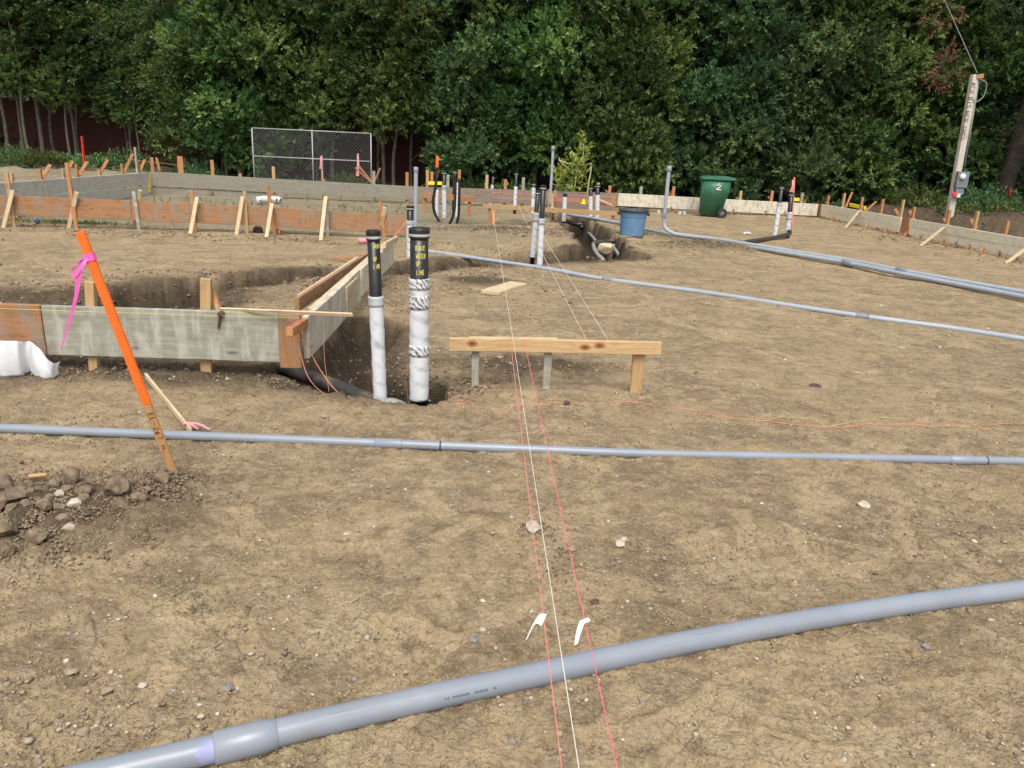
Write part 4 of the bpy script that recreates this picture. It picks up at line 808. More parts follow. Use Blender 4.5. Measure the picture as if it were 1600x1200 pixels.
string('loose_string', 'loose pink string squiggle between the black riser and the batter board', loose([(622, 585), (640, 582), (636, 592), (690, 610), (703, 620), (712, 634), (726, 637), (715, 628), (735, 630), (750, 645), (765, 653)], .006, 5), .0015, 'string_orange', 'loose strings on the ground')
def hang(pts, r, mat, lb): return string('loose_string', lb, spline(pts, 6), r, mat, 'strings dangling at the form corner')
hang([pp(A1, Bf, .03, 470, 510), dp(490, 560, 5.1), dp(520, 605, 4.9), dp(552, 632, 4.8)], .0022, 'string_orange', 'tan string hanging from the form corner into the hole')
hang([pp(A1, Bf, .03, 462, 512), dp(468, 545, 5.0), dp(482, 590, 4.85), dp(510, 618, 4.85), dp(545, 634, 4.8)], .002, 'string_orange', 'orange string looping down from the corner post')
hang([pp(A1, Bf, .03, 505, 500), dp(507, 560, 5.3), dp(514, 612, 5.1)], .0018, 'string_dusty', 'thin reddish string hanging straight down from the pale board')
hang([pp(A1, Bf, .03, 454, 502), dp(452, 495, 5.1), dp(462, 490, 5.1), dp(466, 500, 5.1), dp(456, 506, 5.1), dp(470, 520, 5.1)], .002, 'string_pink', 'pink string knotted round the orange corner cleat')
p = pp(A1, Bf, 0, 612, 374); q = dp(636, 345, p[1] + .6); hang([p, p * .5 + q * .5, q], .004, 'string_orange', 'tan string rising from the far end of the pale board')

# flags and ribbons
def strip(path, wdir, w0, w1, th=.0012):
    P = spline(path, 6); n = len(P); wd = np.linspace(w0, w1, n); wdir = np.broadcast_to(np.asarray(wdir, float), (n, 3)); a = P + wdir * wd[:, None] / 2; b_ = P - wdir * wd[:, None] / 2
    T = np.gradient(P, axis=0); N = np.cross(T, wdir); N /= np.maximum(np.linalg.norm(N, axis=1, keepdims=True), 1e-9); v = np.concatenate([a + N * th, b_ + N * th, a - N * th, b_ - N * th])
    f = []
    for i in range(n - 1): f += [(i, i + 1, n + i + 1, n + i), (2 * n + i, 3 * n + i, 3 * n + i + 1, 2 * n + i + 1), (i, 2 * n + i, 2 * n + i + 1, i + 1), (n + i, n + i + 1, 3 * n + i + 1, 3 * n + i)]
    f += [(0, n, 3 * n, 2 * n), (n - 1, 3 * n - 1, 4 * n - 1, 2 * n - 1)]; return v, f
def on_line(key, py):
    a, e = SL[key]; t = np.linspace(0, 1, 400)[:, None]; P = a * (1 - t) + e * t; q = P - EYE; yy = 600 - F * (q @ _u) / (q @ _d); return P[int(np.argmin(np.abs(yy - py)))]
p = on_line('a', 968); y = p[1]
tag(mk('tape_flag', strip([p, dp(841, 967, y), dp(832, 979, y - .01), dp(824, 996, y - .03)], V(.35, .2, .92), .036, .016), 'ribbon_white'), 'white tape flag tied to the left pink string', 'flag', 'tape flags on the strings')
p = on_line('c', 972); y = p[1]
tag(mk('tape_flag', strip([p, dp(912, 968, y), dp(905, 985, y - .01), dp(900, 1007, y - .03)], V(.92, .1, .4), .030, .010), 'ribbon_white'), 'white tape flag tied to the right bright pink string', 'flag', 'tape flags on the strings')

# ------------------------------------------------------------------ the orange stake
b0 = gp(277, 752); t0 = dp(125, 362, b0[1] + .02); b0 = b0 + (b0 - t0) * .05
ax = unit(t0 - b0)
st = thing('survey_stake', 'tall leaning orange painted survey stake at left marked EL-267 55', 'stake', gp(277, 748))
cut = b0 + (t0 - b0) * .36
sidev = unit(np.cross(ax, [0, 1.0, 0])); sidev = sidev if sidev[0] > 0 else -sidev; fr = np.cross(sidev, ax); fr = fr if fr[1] < 0 else -fr
mu = unit(sidev * .97 + fr * .0)
plank('lath', b0, cut, .040, .017, 'lath_brown', st, up=mu, bev=.002); plank('painted_end', cut, t0, .0402, .0172, 'orange_paint', st, up=mu, bev=.002)
Ls = np.linalg.norm(t0 - b0)
cl = dp(229, 647, b0[1]); s0 = np.dot(cl - b0, ax)
def fn(u, v): return b0 + ax * (s0 - u) + fr * .0096 + sidev * (v - .010)
mk('lettering', join(strokes('EL-267', .026, fn, .0014, .9), strokes('55_', .014, lambda u, v: fn(u + .165, v + .006), .0011, .9)), 'ink', st)
k0 = b0 + ax * np.dot(dp(136, 403, b0[1]) - b0, ax)
rb = thing('ribbon', 'pink flagging ribbon knotted round the orange stake', 'ribbon', k0)
mk('knot', bar(k0 - ax * .017, k0 + ax * .017, .046, .024, up=mu), 'ribbon_pink', rb)
y = b0[1] - .02
mk('tail', strip([k0 - sidev * .015 + fr * .012, dp(124, 425, y), dp(119, 462, y), dp(108, 505, y), dp(95, 545, y)], V(.93, .3, .12), .030, .006), 'ribbon_pink', rb)
mk('tail', strip([k0 - sidev * .022 + fr * .01, dp(118, 412, y - .01), dp(114, 425, y - .01), dp(118, 433, y - .01), dp(128, 420, y)], V(.7, .2, .68), .020, .014), 'ribbon_pink', rb)
# pale lath lying behind the mid pipe
p, q = gp(228, 588, .03), gp(298, 672, .02); p[2] = gz(*p[:2]) + .03; q[2] = gz(*q[:2]) + .02
tag(plank('lath', p, q, .04, .016, 'wood_pale', up=(.2, -.3, 1)), 'pale lath lying on the dirt behind the orange stake', 'lath')
c = gp(292, 664, .03); rr = np.random.default_rng(4); gs = []
for k in range(5):
    e = gp(285 + k * 11, 668 + (k % 3) * 2, .012); gs.append(strip([c + V(*rr.normal(0, .01, 2), .01), (c + e) / 2 + V(0, 0, .018), e + V(*rr.normal(0, .01, 2), 0)], V(.2, .9, .3), .02, .012))
b = NB('ribbon_rose'); b.fin((.66, .27, .30), .6, .3)
tag(mk('ribbon', join(*gs), 'ribbon_rose'), 'crumpled rose ribbon at the end of the pale lath', 'ribbon')

# white foam sheet at the left edge
def foam_sheet():
    kx = [-80, 0, 22, 28, 34, 44, 56, 66, 74, 80, 89]; kt = [551, 549, 549.5, 551, 550, 552.5, 562, 573, 579, 577, 573]; kb = [597, 597, 595.5, 591, 590, 597, 598.5, 598, 597, 594, 590]; kd = [0, 0, .01, .03, .02, .0, -.01, -.02, -.02, -.03, -.05]
    xs = np.linspace(-80, 89, 70); m = 16; v = []
    for px in xs:
        b_ = gp(px, np.interp(px, kx, kb)); b_[2] = gz(b_[0], b_[1]) + .002; sc = np.linalg.norm(b_ - EYE) / F; h = (np.interp(px, kx, kb) - np.interp(px, kx, kt)) * sc * 1.01; dd = np.interp(px, kx, kd)
        for j in range(m):
            s_ = j / (m - 1); lean = (.03 if px > 28 else .015) * s_ ** 1.6; v.append(b_ + V(0, .08 + dd + lean - .014 * math.sin(s_ * 3.1) + .004 * math.sin(px * .3 + s_ * 4), h * s_))
    v = np.array(v); n = len(xs); f = [(i * m + j, (i + 1) * m + j, (i + 1) * m + j + 1, i * m + j + 1) for i in range(n - 1) for j in range(m - 1)]; bk = v + V(0, .006, .001); k = len(v); e = []
    f2 = [tuple(q + k for q in x[::-1]) for x in f]
    for i in range(n - 1): e += [(i * m + m - 1, (i + 1) * m + m - 1, k + (i + 1) * m + m - 1, k + i * m + m - 1), ((i + 1) * m, i * m, k + i * m, k + (i + 1) * m)]
    for j in range(m - 1): e += [((n - 1) * m + j, k + (n - 1) * m + j, k + (n - 1) * m + j + 1, (n - 1) * m + j + 1), (j + 1, k + j + 1, k + j, j)]
    return np.concatenate([v, bk]), f + f2 + e
o = mk('foam_sheet', foam_sheet(), 'plastic_white', smooth=True); tag(o, 'crumpled white foam sheet on the ground at the left edge', 'foam sheet')
# small plank on the ground
p, q = gp(776, 455, .02), gp(815, 443, .02)
d_ = unit(q - p); p = gp(770, 456, .025); p = p - d_ * .08; q = p + d_ * .78
tag(plank('plank', p + V(.0, 0, 0), q, .235, .045, 'wood_pale', up=V(-d_[1], d_[0], .0)), 'short flat pale plank lying alone behind the nearest batter board', 'plank')
# white roll in the bay
p, q = gp(402, 319.5), gp(430, 318.5); p[2], q[2] = gz(p[0], p[1]) + .10, gz(q[0], q[1]) + .10
t = thing('white_bag', 'rolled white bag with black lettering on the ground behind the orange form', 'bag', p)
pl = spline([p, p * .6 + q * .4 + V(0, 0, .02), q, q + V(.16, 0, .01)], 8); g = np.random.default_rng(1)
mk('roll', tube(pl, np.array([.05 if i == 0 else .088 + .006 * math.sin(i * .9) for i in range(len(pl))]) * np.where(np.arange(len(pl)) > len(pl) - 4, .7, 1), 14), 'plastic_white', t, smooth=True)
[mk('lettering', bar(q + V(-.03 + a * .09, -.095, -.02), q + V(-.03 + a * .09 + .02, -.09, .05), .03, .012, up=(1, 0, 0)), 'ink', t) for a in range(3)]
# bits of litter
def ball(px, py, r, mat, nm, lb, cat): p = gp(px, py); tag(mk(nm, rock_geo((p[0], p[1], gz(p[0], p[1]) + r * .8), r, 2, .9, 2, .15), mat, smooth=True), lb, cat)
ball(57, 349, .075, 'ball_blue', 'blue_ball', 'small blue ball on the ground before the orange form at left', 'ball')
p = gp(560, 376, .06); t = thing('spray_can', 'red and silver can lying under the end of the orange form', 'can', p); q = p + V(.16, .05, 0)
mk('body', tube([p, q], .045, 14), 'ribbon_rose', t, smooth=True); mk('cap', tube([q, q + V(.07, .02, 0)], [.043, .03], 14), 'galvanised', t, smooth=True)
for px, py, lb in ((1029, 333, 'leftmost of three small white cups left of the green bin'), (1062, 335, 'middle of three small white cups left of the green bin'), (1069, 335, 'small white cup nearest the green bin')):
    p = gp(px, py); z = gz(p[0], p[1]); tag(mk('white_cup', lathe((p[0], p[1], z), (0, 0, 1), [(.04, 0), (.055, .09), (.05, .09), (.036, .01)], 12), 'plastic_white', smooth=False), lb, 'cup', 'white cups near the bin')
p = gp(1162, 365, .01); tag(mk('paper_scrap', strip([p, p + V(.08, .03, .03), p + V(.17, .0, .012)], V(.1, .95, .3), .08, .06), 'plastic_white'), 'scrap of white paper on the dirt left of the right riser pair', 'paper scrap')
p = gp(727, 317, .01); tag(mk('paper_scrap', strip([p, p + V(.1, .03, .05), p + V(.22, .0, .02)], V(.1, .95, .3), .12, .1), 'plastic_white'), 'white scrap on the dirt behind the small orange batter board', 'paper scrap')

# ------------------------------------------------------------------ green bin
def bin_(px, py):
    c = gp(px, py); c[2] = gz(c[0], c[1]); t = thing('wheelie_bin', 'green wheeled bin with white logo standing before the rear form', 'bin', c)
    prof = [(-.36, .05), (-.37, .62), (-.385, .66), (-.40, 1.03), (.40, 1.03), (.37, .66), (.335, .62), (.22, .05)]
    bm = bmesh.new(); L = []
    for wy, sg in ((.33, -1), (.33, 1)):
        L.append([bm.verts.new((x, sg * (wy * (.80 + .2 * z / 1.03)), z)) for x, z in prof])
    n = len(prof); bm.faces.new(L[0]); bm.faces.new(L[1][::-1])
    for i in range(n): bm.faces.new((L[0][(i + 1) % n], L[0][i], L[1][i], L[1][(i + 1) % n]))
    bmesh.ops.recalc_face_normals(bm, faces=bm.faces); bmesh.ops.bevel(bm, geom=[e for e in bm.edges if e.calc_face_angle(0) > .5], offset=.035, segments=3, affect='EDGES')
    me = bpy.data.meshes.new('body'); bm.to_mesh(me); bm.free(); me.materials.append(MATS['bin_green']); me.polygons.foreach_set('use_smooth', [True] * len(me.polygons))
    Wd = Matrix.Translation(Vector(c)) @ Matrix.Rotation(math.radians(-6), 4, 'Z')
    body = link(bpy.data.objects.new('body', me), t, Wd)
    def loc(geo, nm, mat, par=t, smooth=False): o = bpy.data.objects.new(nm, mesh_of(nm, geo[0], geo[1], mat, smooth)); return link(o, par, Wd)
    bm = bmesh.new(); pr = [(-.45, 1.035), (-.45, 1.085), (-.36, 1.13), (.30, 1.15), (.44, 1.125), (.53, 1.085), (.53, 1.05), (.42, 1.035)]
    L = [[bm.verts.new((x, sg * .37, z)) for x, z in pr] for sg in (-1, 1)]; n = len(pr); bm.faces.new(L[0]); bm.faces.new(L[1][::-1])
    for i in range(n): bm.faces.new((L[0][(i + 1) % n], L[0][i], L[1][i], L[1][(i + 1) % n]))
    bmesh.ops.recalc_face_normals(bm, faces=bm.faces); bmesh.ops.bevel(bm, geom=[e for e in bm.edges if e.calc_face_angle(0) > .4], offset=.018, segments=2, affect='EDGES'); me = bpy.data.meshes.new('lid'); bm.to_mesh(me); bm.free(); me.materials.append(MATS['bin_lid']); link(bpy.data.objects.new('lid', me), t, Wd)
    for sg in (-1, 1):
        yy = -.36 if sg < 0 else .30; wh = loc(lathe((.235, yy, .135), (0, 1, 0), [(.06, -.0), (.125, 0), (.14, .012), (.14, .055), (.125, .066), (.06, .066)], 24), 'wheel', 'rubber')
        loc(join(lathe((.235, yy - .004, .135), (0, 1, 0), [(.03, 0), (.03, .07)], 12), *[bar(V(.235, yy + .0, .135) + V(math.cos(a), 0, math.sin(a)) * .03, V(.235, yy + .0, .135) + V(math.cos(a), 0, math.sin(a)) * .085, .022, .012, up=(0, 1, 0)) for a in np.arange(6) * 1.047]), 'hub', 'hub_grey', wh)
    loc(tube([(.235, -.35, .135), (.235, .35, .135)], .014, 10), 'axle', 'hub_grey'); loc(tube([(.49, -.3, 1.0), (.49, .3, 1.0)], .018, 10), 'handle', 'bin_green')
    loc(join(box(.0, -.303, .70, .16, .012, .03), box(-.32, -.297, .70, .1, .02, .05), box(.30, -.297, .70, .1, .02, .05)), 'side_rib', 'bin_green')
    fy = lambda z: -(.33 * (.80 + .2 * z / 1.03)) - .002
    P = lambda u, v: V(.06 + u, fy(.78 + v), .78 + v)
    loc(join(*[tube([P(*q) for q in pl], .013, 5) for pl in ([(-.05, .11), (.0, .13), (.055, .11), (.02, .06), (-.05, .015)], [(-.07, .0), (.07, .0)], [(-.015, .17), (.012, .175)], [(.06, .15), (.09, .17)])]), 'logo', 'logo_white')
bin_(1112, 338)
# blue tub
c = gp(987, 367); c[2] = gz(c[0], c[1]) - .01; sc = np.linalg.norm(c - EYE) / F
t = thing('plastic_tub', 'blue plastic tub with dark rim beside the long conduit', 'tub', c)
R = 20.5 * sc; H = 38 * sc
mk('body', lathe(c, (0, 0, 1), [(R * .86, 0), (R * .90, .01), (R * .93, H * .72), (R * .965, H * .74), (R, H * .93), (R * .95, H * .93), (R * .88, H * .7), (R * .84, .03), (R * .1, .03)], 40), 'tub_blue', t, smooth=False)
mk('rim', lathe(c + V(0, 0, H * .93), (0, 0, 1), [(R * 1.0, 0), (R * 1.09, .005), (R * 1.10, .035), (R * 1.06, .05), (R * .95, .045), (R * .93, -.02)], 40), 'tub_rim', t, smooth=True)
for sg in (-1, 1): mk('handle', join(bar(c + V(sg * R * 1.04, -.06, H * .9), c + V(sg * R * 1.13, -.05, H * .82), .05, .02), bar(c + V(sg * R * 1.04, .06, H * .9), c + V(sg * R * 1.13, .05, H * .82), .05, .02), bar(c + V(sg * R * 1.13, -.07, H * .82), c + V(sg * R * 1.13, .07, H * .82), .03, .02)), 'tub_rim', t)

# ------------------------------------------------------------------ chain link panel
yc = 24.6
a, b_ = dp(393.5, 200, yc), dp(579.5, 208.5, yc); xl, xr, zt_ = a[0], b_[0], (a[2] + b_[2]) / 2
t = thing('chain_link_panel', 'rusty chain link fence panel standing before the hedge at left', 'fence panel', (xl, yc, 0))
xm = xl + (xr - xl) * .505
for x in (xl, xm, xr): mk('post', tube([(x, yc, -.05), (x, yc, zt_)], .019, 10), 'galvanised', t, smooth=True)
for z in (zt_, zt_ * .56, .12): mk('rail', tube([(xl, yc, z), (xr, yc, z)], .017, 10), 'galvanised', t, smooth=True)
gs = []; h = zt_ - .12; st_ = .105
for k in np.arange(-h, xr - xl, st_):
    for sg in (1, -1):
        x0, x1 = max(k, 0), min(k + h, xr - xl); z0, z1 = x0 - k, x1 - k
        if x1 - x0 < .02: continue
        if sg < 0: z0, z1 = h - z0, h - z1
        gs.append(tube([(xl + x0, yc - .005 * sg, .12 + z0), (xl + x1, yc - .005 * sg, .12 + z1)], .0028, 4))
mk('wire_mesh', join(*gs), 'chain_wire', t)
# stakes before the hedge
def vstake(px, py0, px1, py1, y, wd, mat, lb, name='survey_stake', group='marker stakes before the hedge'):
    t_ = dp(px, py0, y); q = dp(px1, py1, y); q = q + (q - t_) * .0; s = (gz(t_[0], y) - .1 - t_[2]) / (q[2] - t_[2]); q = t_ + (q - t_) * s
    return tag(plank(name, q, t_, wd, .03, mat, up=(0, 1, 0)), lb, 'stake', group)
vstake(128, 213, 132, 256, 24.5, .10, 'red_paint', 'red orange marker stake before the fence at left')
vstake(1579, 293, 1574, 330, 24, .09, 'red_paint', 'red marker stake in the ground cover at far right')
vstake(1560, 320, 1558, 335, 23, .05, 'red_paint', 'tiny red marker stub left of the red stake at far right')
vstake(503, 243, 504, 284, 24.0, .05, 'wood_pale', 'pale marker stake with pink ribbon before the chain link panel')
vstake(1241, 277, 1239, 320, 20.0, .06, 'string_pink', 'pinkish orange stake standing behind the right riser pair')
for px, y0, y1, yy, lb in ((501.5, 244, 264, 23.95, 'pink ribbon on the pale stake before the chain link panel'), (559, 240, 275, 24.4, 'long pink ribbon hanging at the right post of the chain link panel'), (1239, 281, 300, 19.95, 'pink ribbon on the stake behind the right riser pair')):
    b = None; p, q = dp(px, y0, yy), dp(px - (3 if px > 1000 else 0.5), y1, yy)
    tag(mk('ribbon', strip([p, (p + q) / 2 + V(.02, -.02, 0), q], V(1, .1, 0), .05, .09), 'ribbon_rose'), lb, 'ribbon', 'ribbons on far stakes')

# ------------------------------------------------------------------ power pole
yp = 20.3; t0 = dp(1523, 117, yp); q0 = dp(1480.5, 352, yp); c = V(q0[0], yp, gz(q0[0], yp))
pt = thing('power_pole', 'square pale timber power pole with meter box and stencilled letters', 'pole', c)
Wp = .15; top = V(t0[0], yp, t0[2]); cb = V(c[0], yp, c[2] - .1)
plank('post', cb, top, Wp, Wp, 'wood_pole', pt, up=(1, 0, 0), bev=.01)
axp = unit(top - cb)
def onp(px, py, off): return dp(px, py, yp - Wp / 2 - off)
y0 = yp - Wp / 2
gs = []
for word, pa in (('ACO', (1522, 129)), ('BIS', (1517, 152)), ('NCR', (1512, 174)), ('SNED', (1507, 197))):
    s = onp(*pa, 0); mk('lettering', strokes(word, .105, lambda u, v, s=s: s - axp * u + V(v - .06, -.003, 0), .0062, .86), 'ink', pt)
mk('conduit', tube([V(cb[0] + Wp * .5 + .03, y0 + .06, 1.7), V(top[0] + Wp * .5 + .03, y0 + .06, top[2] - .1)], .028, 10), 'cable_grey', pt, smooth=True)
m0 = onp(1505, 268, .06); mb = mk('meter_box', bar(m0 + V(0, 0, .0), dp(1500, 293, m0[1]), .28, .13, up=(1, 0, 0)), 'meter_grey', pt)
mk('meter_dial', lathe(onp(1504, 276, .13), (0, -1, 0), [(.075, -.02), (.075, .03), (.06, .05), (.02, .055)], 20), 'meter_face', mb, smooth=True)
mb2 = mk('outlet_box', bar(onp(1499, 294, .05), dp(1497, 304, m0[1]), .20, .1, up=(1, 0, 0)), 'meter_grey', pt); mk('red_socket', lathe(onp(1491, 304, .11), (0, -1, 0), [(.05, -.03), (.055, .0), (.055, .03), (.03, .035)], 14), 'red_paint', pt)
mk('socket_cover', box(*onp(1497, 305.5, .09), .09, .06, .09), 'meter_face', pt)
mk('weather_head', bar(top + V(.02, -.05, -.05), top + V(.17, -.06, -.02), .1, .1), 'wood_orange', pt)
pc = top + V(.12, -.08, -.15); mk('cable_loop', tube(spline([top + V(.1, -.1, -.1), top + V(.28, -.1, -.2), top + V(.26, -.1, -.5), top + V(.1, -.1, -.62), top + V(.05, -.1, -.55)], 8), .012, 6), 'cable_grey', pt)
e = dp(1458, -40, yp + 3); mk('service_wire', tube(taut(top + V(.05, 0, .05), e, .02, .02, 16)[0], .008, 6), 'cable_grey', pt)

# ------------------------------------------------------------------ trees
def leaves_mesh(name, P, D, N, L, Wd, tint, mat):
    S = np.cross(D, N); S /= np.maximum(np.linalg.norm(S, axis=1, keepdims=True), 1e-9); N = np.cross(S, D); n = len(P); L = L[:, None]; Wd = Wd[:, None]
    v = np.stack([P, P + D * L * .45 + S * Wd * .5 + N * Wd * .14, P + D * L - N * L * .12, P + D * L * .45 - S * Wd * .5 + N * Wd * .14], 1).reshape(-1, 3)
    b_ = (np.arange(n) * 4)[:, None]; f = np.concatenate([b_ + np.array([[0, 1, 2]]), b_ + np.array([[0, 2, 3]])], 1).reshape(-1, 3)
    me = bpy.data.meshes.new(name); me.vertices.add(len(v)); me.vertices.foreach_set('co', v.astype(np.float32).ravel()); me.loops.add(f.size); me.loops.foreach_set('vertex_index', f.astype(np.int32).ravel())
    me.polygons.add(len(f)); me.polygons.foreach_set('loop_start', np.arange(0, f.size, 3, dtype=np.int32)); me.update(calc_edges=True)
    at = me.attributes.new('tint', 'FLOAT', 'POINT'); at.data.foreach_set('value', np.repeat(tint, 4).astype(np.float32)); me.materials.append(MATS[mat]); return me
def nrm(a): return a / np.maximum(np.linalg.norm(a, axis=1, keepdims=True), 1e-9)
def sprays(g, C, out, per, twig, leaf, wid, spread=.75, ct=None, up=.25):
    """C spray roots, out their directions -> leaf arrays"""
    n = len(C); D0 = np.repeat(out, per, 0); s = np.tile(np.linspace(.15, 1, per), n) + g.uniform(-.05, .05, n * per)
    rad = nrm(g.normal(size=(n * per, 3))); rad = nrm(rad - D0 * np.sum(rad * D0, 1, keepdims=True)); tw = np.repeat(g.uniform(.7, 1.25, n) * twig, per)
    P = np.repeat(C, per, 0) + D0 * (s * tw)[:, None]; D = nrm(D0 * (1 - spread * (1.15 - s))[:, None] + rad * spread * (1.05 - .45 * s)[:, None] + np.array([0, 0, up * .3]))
    N = nrm(np.cross(D, np.cross(np.array([0, 0, 1.0]) + .5 * g.normal(size=D.shape), D))); N = np.where(N[:, 2:3] < 0, -N, N)
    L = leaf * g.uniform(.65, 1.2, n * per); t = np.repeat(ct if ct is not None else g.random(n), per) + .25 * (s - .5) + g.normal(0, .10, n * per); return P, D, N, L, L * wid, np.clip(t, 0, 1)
def crown_mesh(name, seed, z0, z1, R, nl, per_l, mat, per=15, leaf=.122, wid=.46, lob=(.46, .92), dense_low=False, shape=None, twig=.26):
    g = np.random.default_rng(seed); Cs, Os, Ts, lobes = [], [], [], []
    for i in range(nl):
        z = z0 + (z1 - z0) * g.random() ** (1.15 if dense_low else .95); h = (z - z0) / (z1 - z0)
        rr = R * (shape(h) if shape else (.72 + .38 * math.sin(3.1 * h + .2)) * (1 if h < .85 else 1 - (h - .85) * 4.0)); a = g.uniform(0, 6.283); q = rr * math.sqrt(g.uniform(.22, 1.0)); c = V(q * math.cos(a), q * math.sin(a), z); lr = g.uniform(*lob)
        k = int(per_l * (lr / .6) ** 2); d = nrm(g.normal(size=(k, 3))); o_ = V(math.cos(a), math.sin(a), 0); d = nrm(d + o_ * .45 + V(0, 0, .38)); sc_ = np.array([1, 1, .72]) * lr * g.uniform(.62, 1.0, (k, 1))
        Cs.append(c + d * sc_); Os.append(nrm(d * .8 + o_ * .25 + V(0, 0, .30) + .35 * g.normal(size=(k, 3)))); Ts.append(np.clip(g.beta(1.3, 1.7) + g.normal(0, .16, k), 0, 1)); lobes.append(c)
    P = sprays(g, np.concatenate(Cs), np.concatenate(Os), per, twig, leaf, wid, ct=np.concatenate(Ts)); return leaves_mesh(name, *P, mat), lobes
def trunk_mesh(name, seed, H, r, lobes, mat, lean=(0, 0), nlimb=16, fork=None, zmin=1.2):
    g = np.random.default_rng(seed); pts = [V(0, 0, -.15)]; n = 7
    for i in range(1, n + 1): t = i / n; pts.append(V(lean[0] * t + g.normal(0, .05), lean[1] * t + g.normal(0, .05), H * .92 * t))
    S = spline(pts, 4); rad = r * (1 - .78 * np.linspace(0, 1, len(S))); rad[0:3] *= (1.35, 1.2, 1.08); gs = [tube(S, rad, 9)]
    cand = [c for c in lobes if c[2] > zmin]; g.shuffle(cand)
    for c in cand[:nlimb]:
        zz = max(c[2] - np.hypot(c[0], c[1]) * .8, zmin * .8); i = int(np.argmin(np.abs(S[:, 2] - zz))); gs.append(tube(spline([S[i], S[i] * .5 + c * .5 + V(0, 0, .12), c], 4), np.linspace(rad[i] * .5, .008, 9), 6))
    return mesh_of(name, *join(*gs), mat, True)
PROTO = []
def proto(seed, z0, z1, R, nl, per_l, mat, stems, H=9.2, r=.07, zmin=1.5, **k):
    cm, lobes = crown_mesh('crown', seed, z0, z1, R, nl, per_l, mat, **k); tm = []
    for j, (dx, dy, lx, ly) in enumerate(stems): tm.append(((dx, dy), trunk_mesh('trunk', seed * 10 + j, H * (1 - .08 * j), r * (1 - .12 * j), [c - V(dx, dy, 0) for c in lobes[j::len(stems)]], 'trunk_grey', (lx, ly), 14, zmin=zmin)))
    return cm, tm
P_HIGH = proto(1, 2.5, 9.4, 1.35, 105, 40, 'leaf_hedge', ((0, 0, .1, 0), (.7, .1, -.1, .1), (-.65, -.05, -.25, 0)), zmin=2.4, lob=(.4, .75))
P_A = proto(2, .5, 9.6, 1.45, 125, 40, 'leaf_hedge', ((0, 0, .15, 0), (.55, -.1, .2, 0)), dense_low=False)
P_B = proto(3, .8, 9.2, 1.55, 115, 40, 'leaf_hedge', ((0, 0, -.1, .1), (-.5, .1, -.3, 0)))
P_C = proto(4, .4, 9.8, 1.5, 130, 40, 'leaf_deep', ((0, 0, .05, 0), (.6, .2, .1, 0)))
P_D = proto(5, 2.1, 9.5, 1.6, 112, 40, 'leaf_hedge', ((0, 0, .2, -.1), (.45, .2, .5, 0), (-.6, 0, 0, 0)), zmin=1.3)
P_E = proto(6, .6, 9.0, 1.5, 118, 40, 'leaf_deep', ((0, 0, -.2, 0),))
P_CON = proto(7, .8, 10, 2.0, 240, 22, 'leaf_conifer', ((0, 0, 0, 0),), H=10, r=.20, per=14, leaf=.075, wid=.25, lob=(.4, .8))
GT = 'evergreen hedge trees along the back'
def tree(px, y, pr, label, sc=1.0, rot=None, name='hedge_tree', group=GT, x=None, trunkmat=None):
    x = dp(px, 300, y)[0] if x is None else x; z = gz(x, y); t = thing(name, label, 'tree', (x, y, z), group); rot = random.uniform(0, 6.28) if rot is None else rot
    M_ = Matrix.Translation((x, y, z)) @ Matrix.Rotation(rot, 4, 'Z') @ Matrix.Diagonal((sc, sc, sc * random.uniform(.95, 1.06), 1))
    link(bpy.data.objects.new('crown', pr[0]), t, M_)
    for (dx, dy), me in pr[1]:
        o_ = link(bpy.data.objects.new('trunk', me), t, M_ @ Matrix.Translation((dx, dy, 0)))
    return t
for px, y, pr, lb, s in (
    (-55, 26.8, P_HIGH, 'hedge tree cut by the left edge, thin bare trunks before the red fence', 1.0),
    (20, 27.0, P_HIGH, 'leftmost whole hedge tree, slim pale trunks before the red fence', 1.0),
    (75, 26.8, P_HIGH, 'hedge tree with pale trunks left of the red orange marker stake', 1.02),
    (126, 27.2, P_HIGH, 'hedge tree behind the far left form corner, left of the sky gap', .82),
    (212, 27.6, P_HIGH, 'short leafy hedge tree filling the space under the sky gap', .60),
    (328, 27.0, P_B, 'hedge tree with leaning trunk behind the far left corner, right of the sky gap', .84),
    (378, 26.8, P_A, 'hedge tree left of the chain link panel, leafy to the ground', 1.0),
    (418, 27.3, P_B, 'hedge tree behind the left half of the chain link panel', 1.02),
    (505, 27.2, P_D, 'hedge tree behind the right half of the chain link panel', 1.02),
    (600, 26.9, P_D, 'leafy hedge tree just right of the chain link panel', .98),
    (672, 27.3, P_D, 'hedge tree behind the small orange batter board with dark gap under it', 1.05),
    (735, 26.8, P_C, 'deep green hedge tree behind the bent black conduits', 1.0),
    (812, 27.2, P_D, 'hedge tree with exposed trunks and red fence behind, left of the tall upright conduit', 1.03),
    (885, 26.7, P_B, 'hedge tree rising straight behind the sapling', 1.05),
    (960, 26.2, P_A, 'bulky light green hedge tree between the sapling and the green bin', 1.06),
    (1040, 27.0, P_E, 'hedge tree behind the upright conduit next to the bin', 1.05),
    (1120, 26.8, P_C, 'deep green hedge tree right behind the green bin', 1.08),
    (1195, 27.2, P_E, 'hedge tree behind the right riser pair', 1.05),
    (1262, 26.4, P_C, 'hedge tree behind the far right form corner', 1.06),
    (1335, 26.6, P_A, 'yellow green hedge tree behind the far part of the right form', 1.1),
    (1405, 27.2, P_D, 'hedge tree left of the power pole with pale thin trunks', 1.08),
    (1470, 26.8, P_B, 'hedge tree directly behind the power pole carrying dead brown branches', 1.1),
    (1540, 27.5, P_E, 'hedge tree just right of the power pole', 1.1)):
    tree(px, y, pr, lb, s)
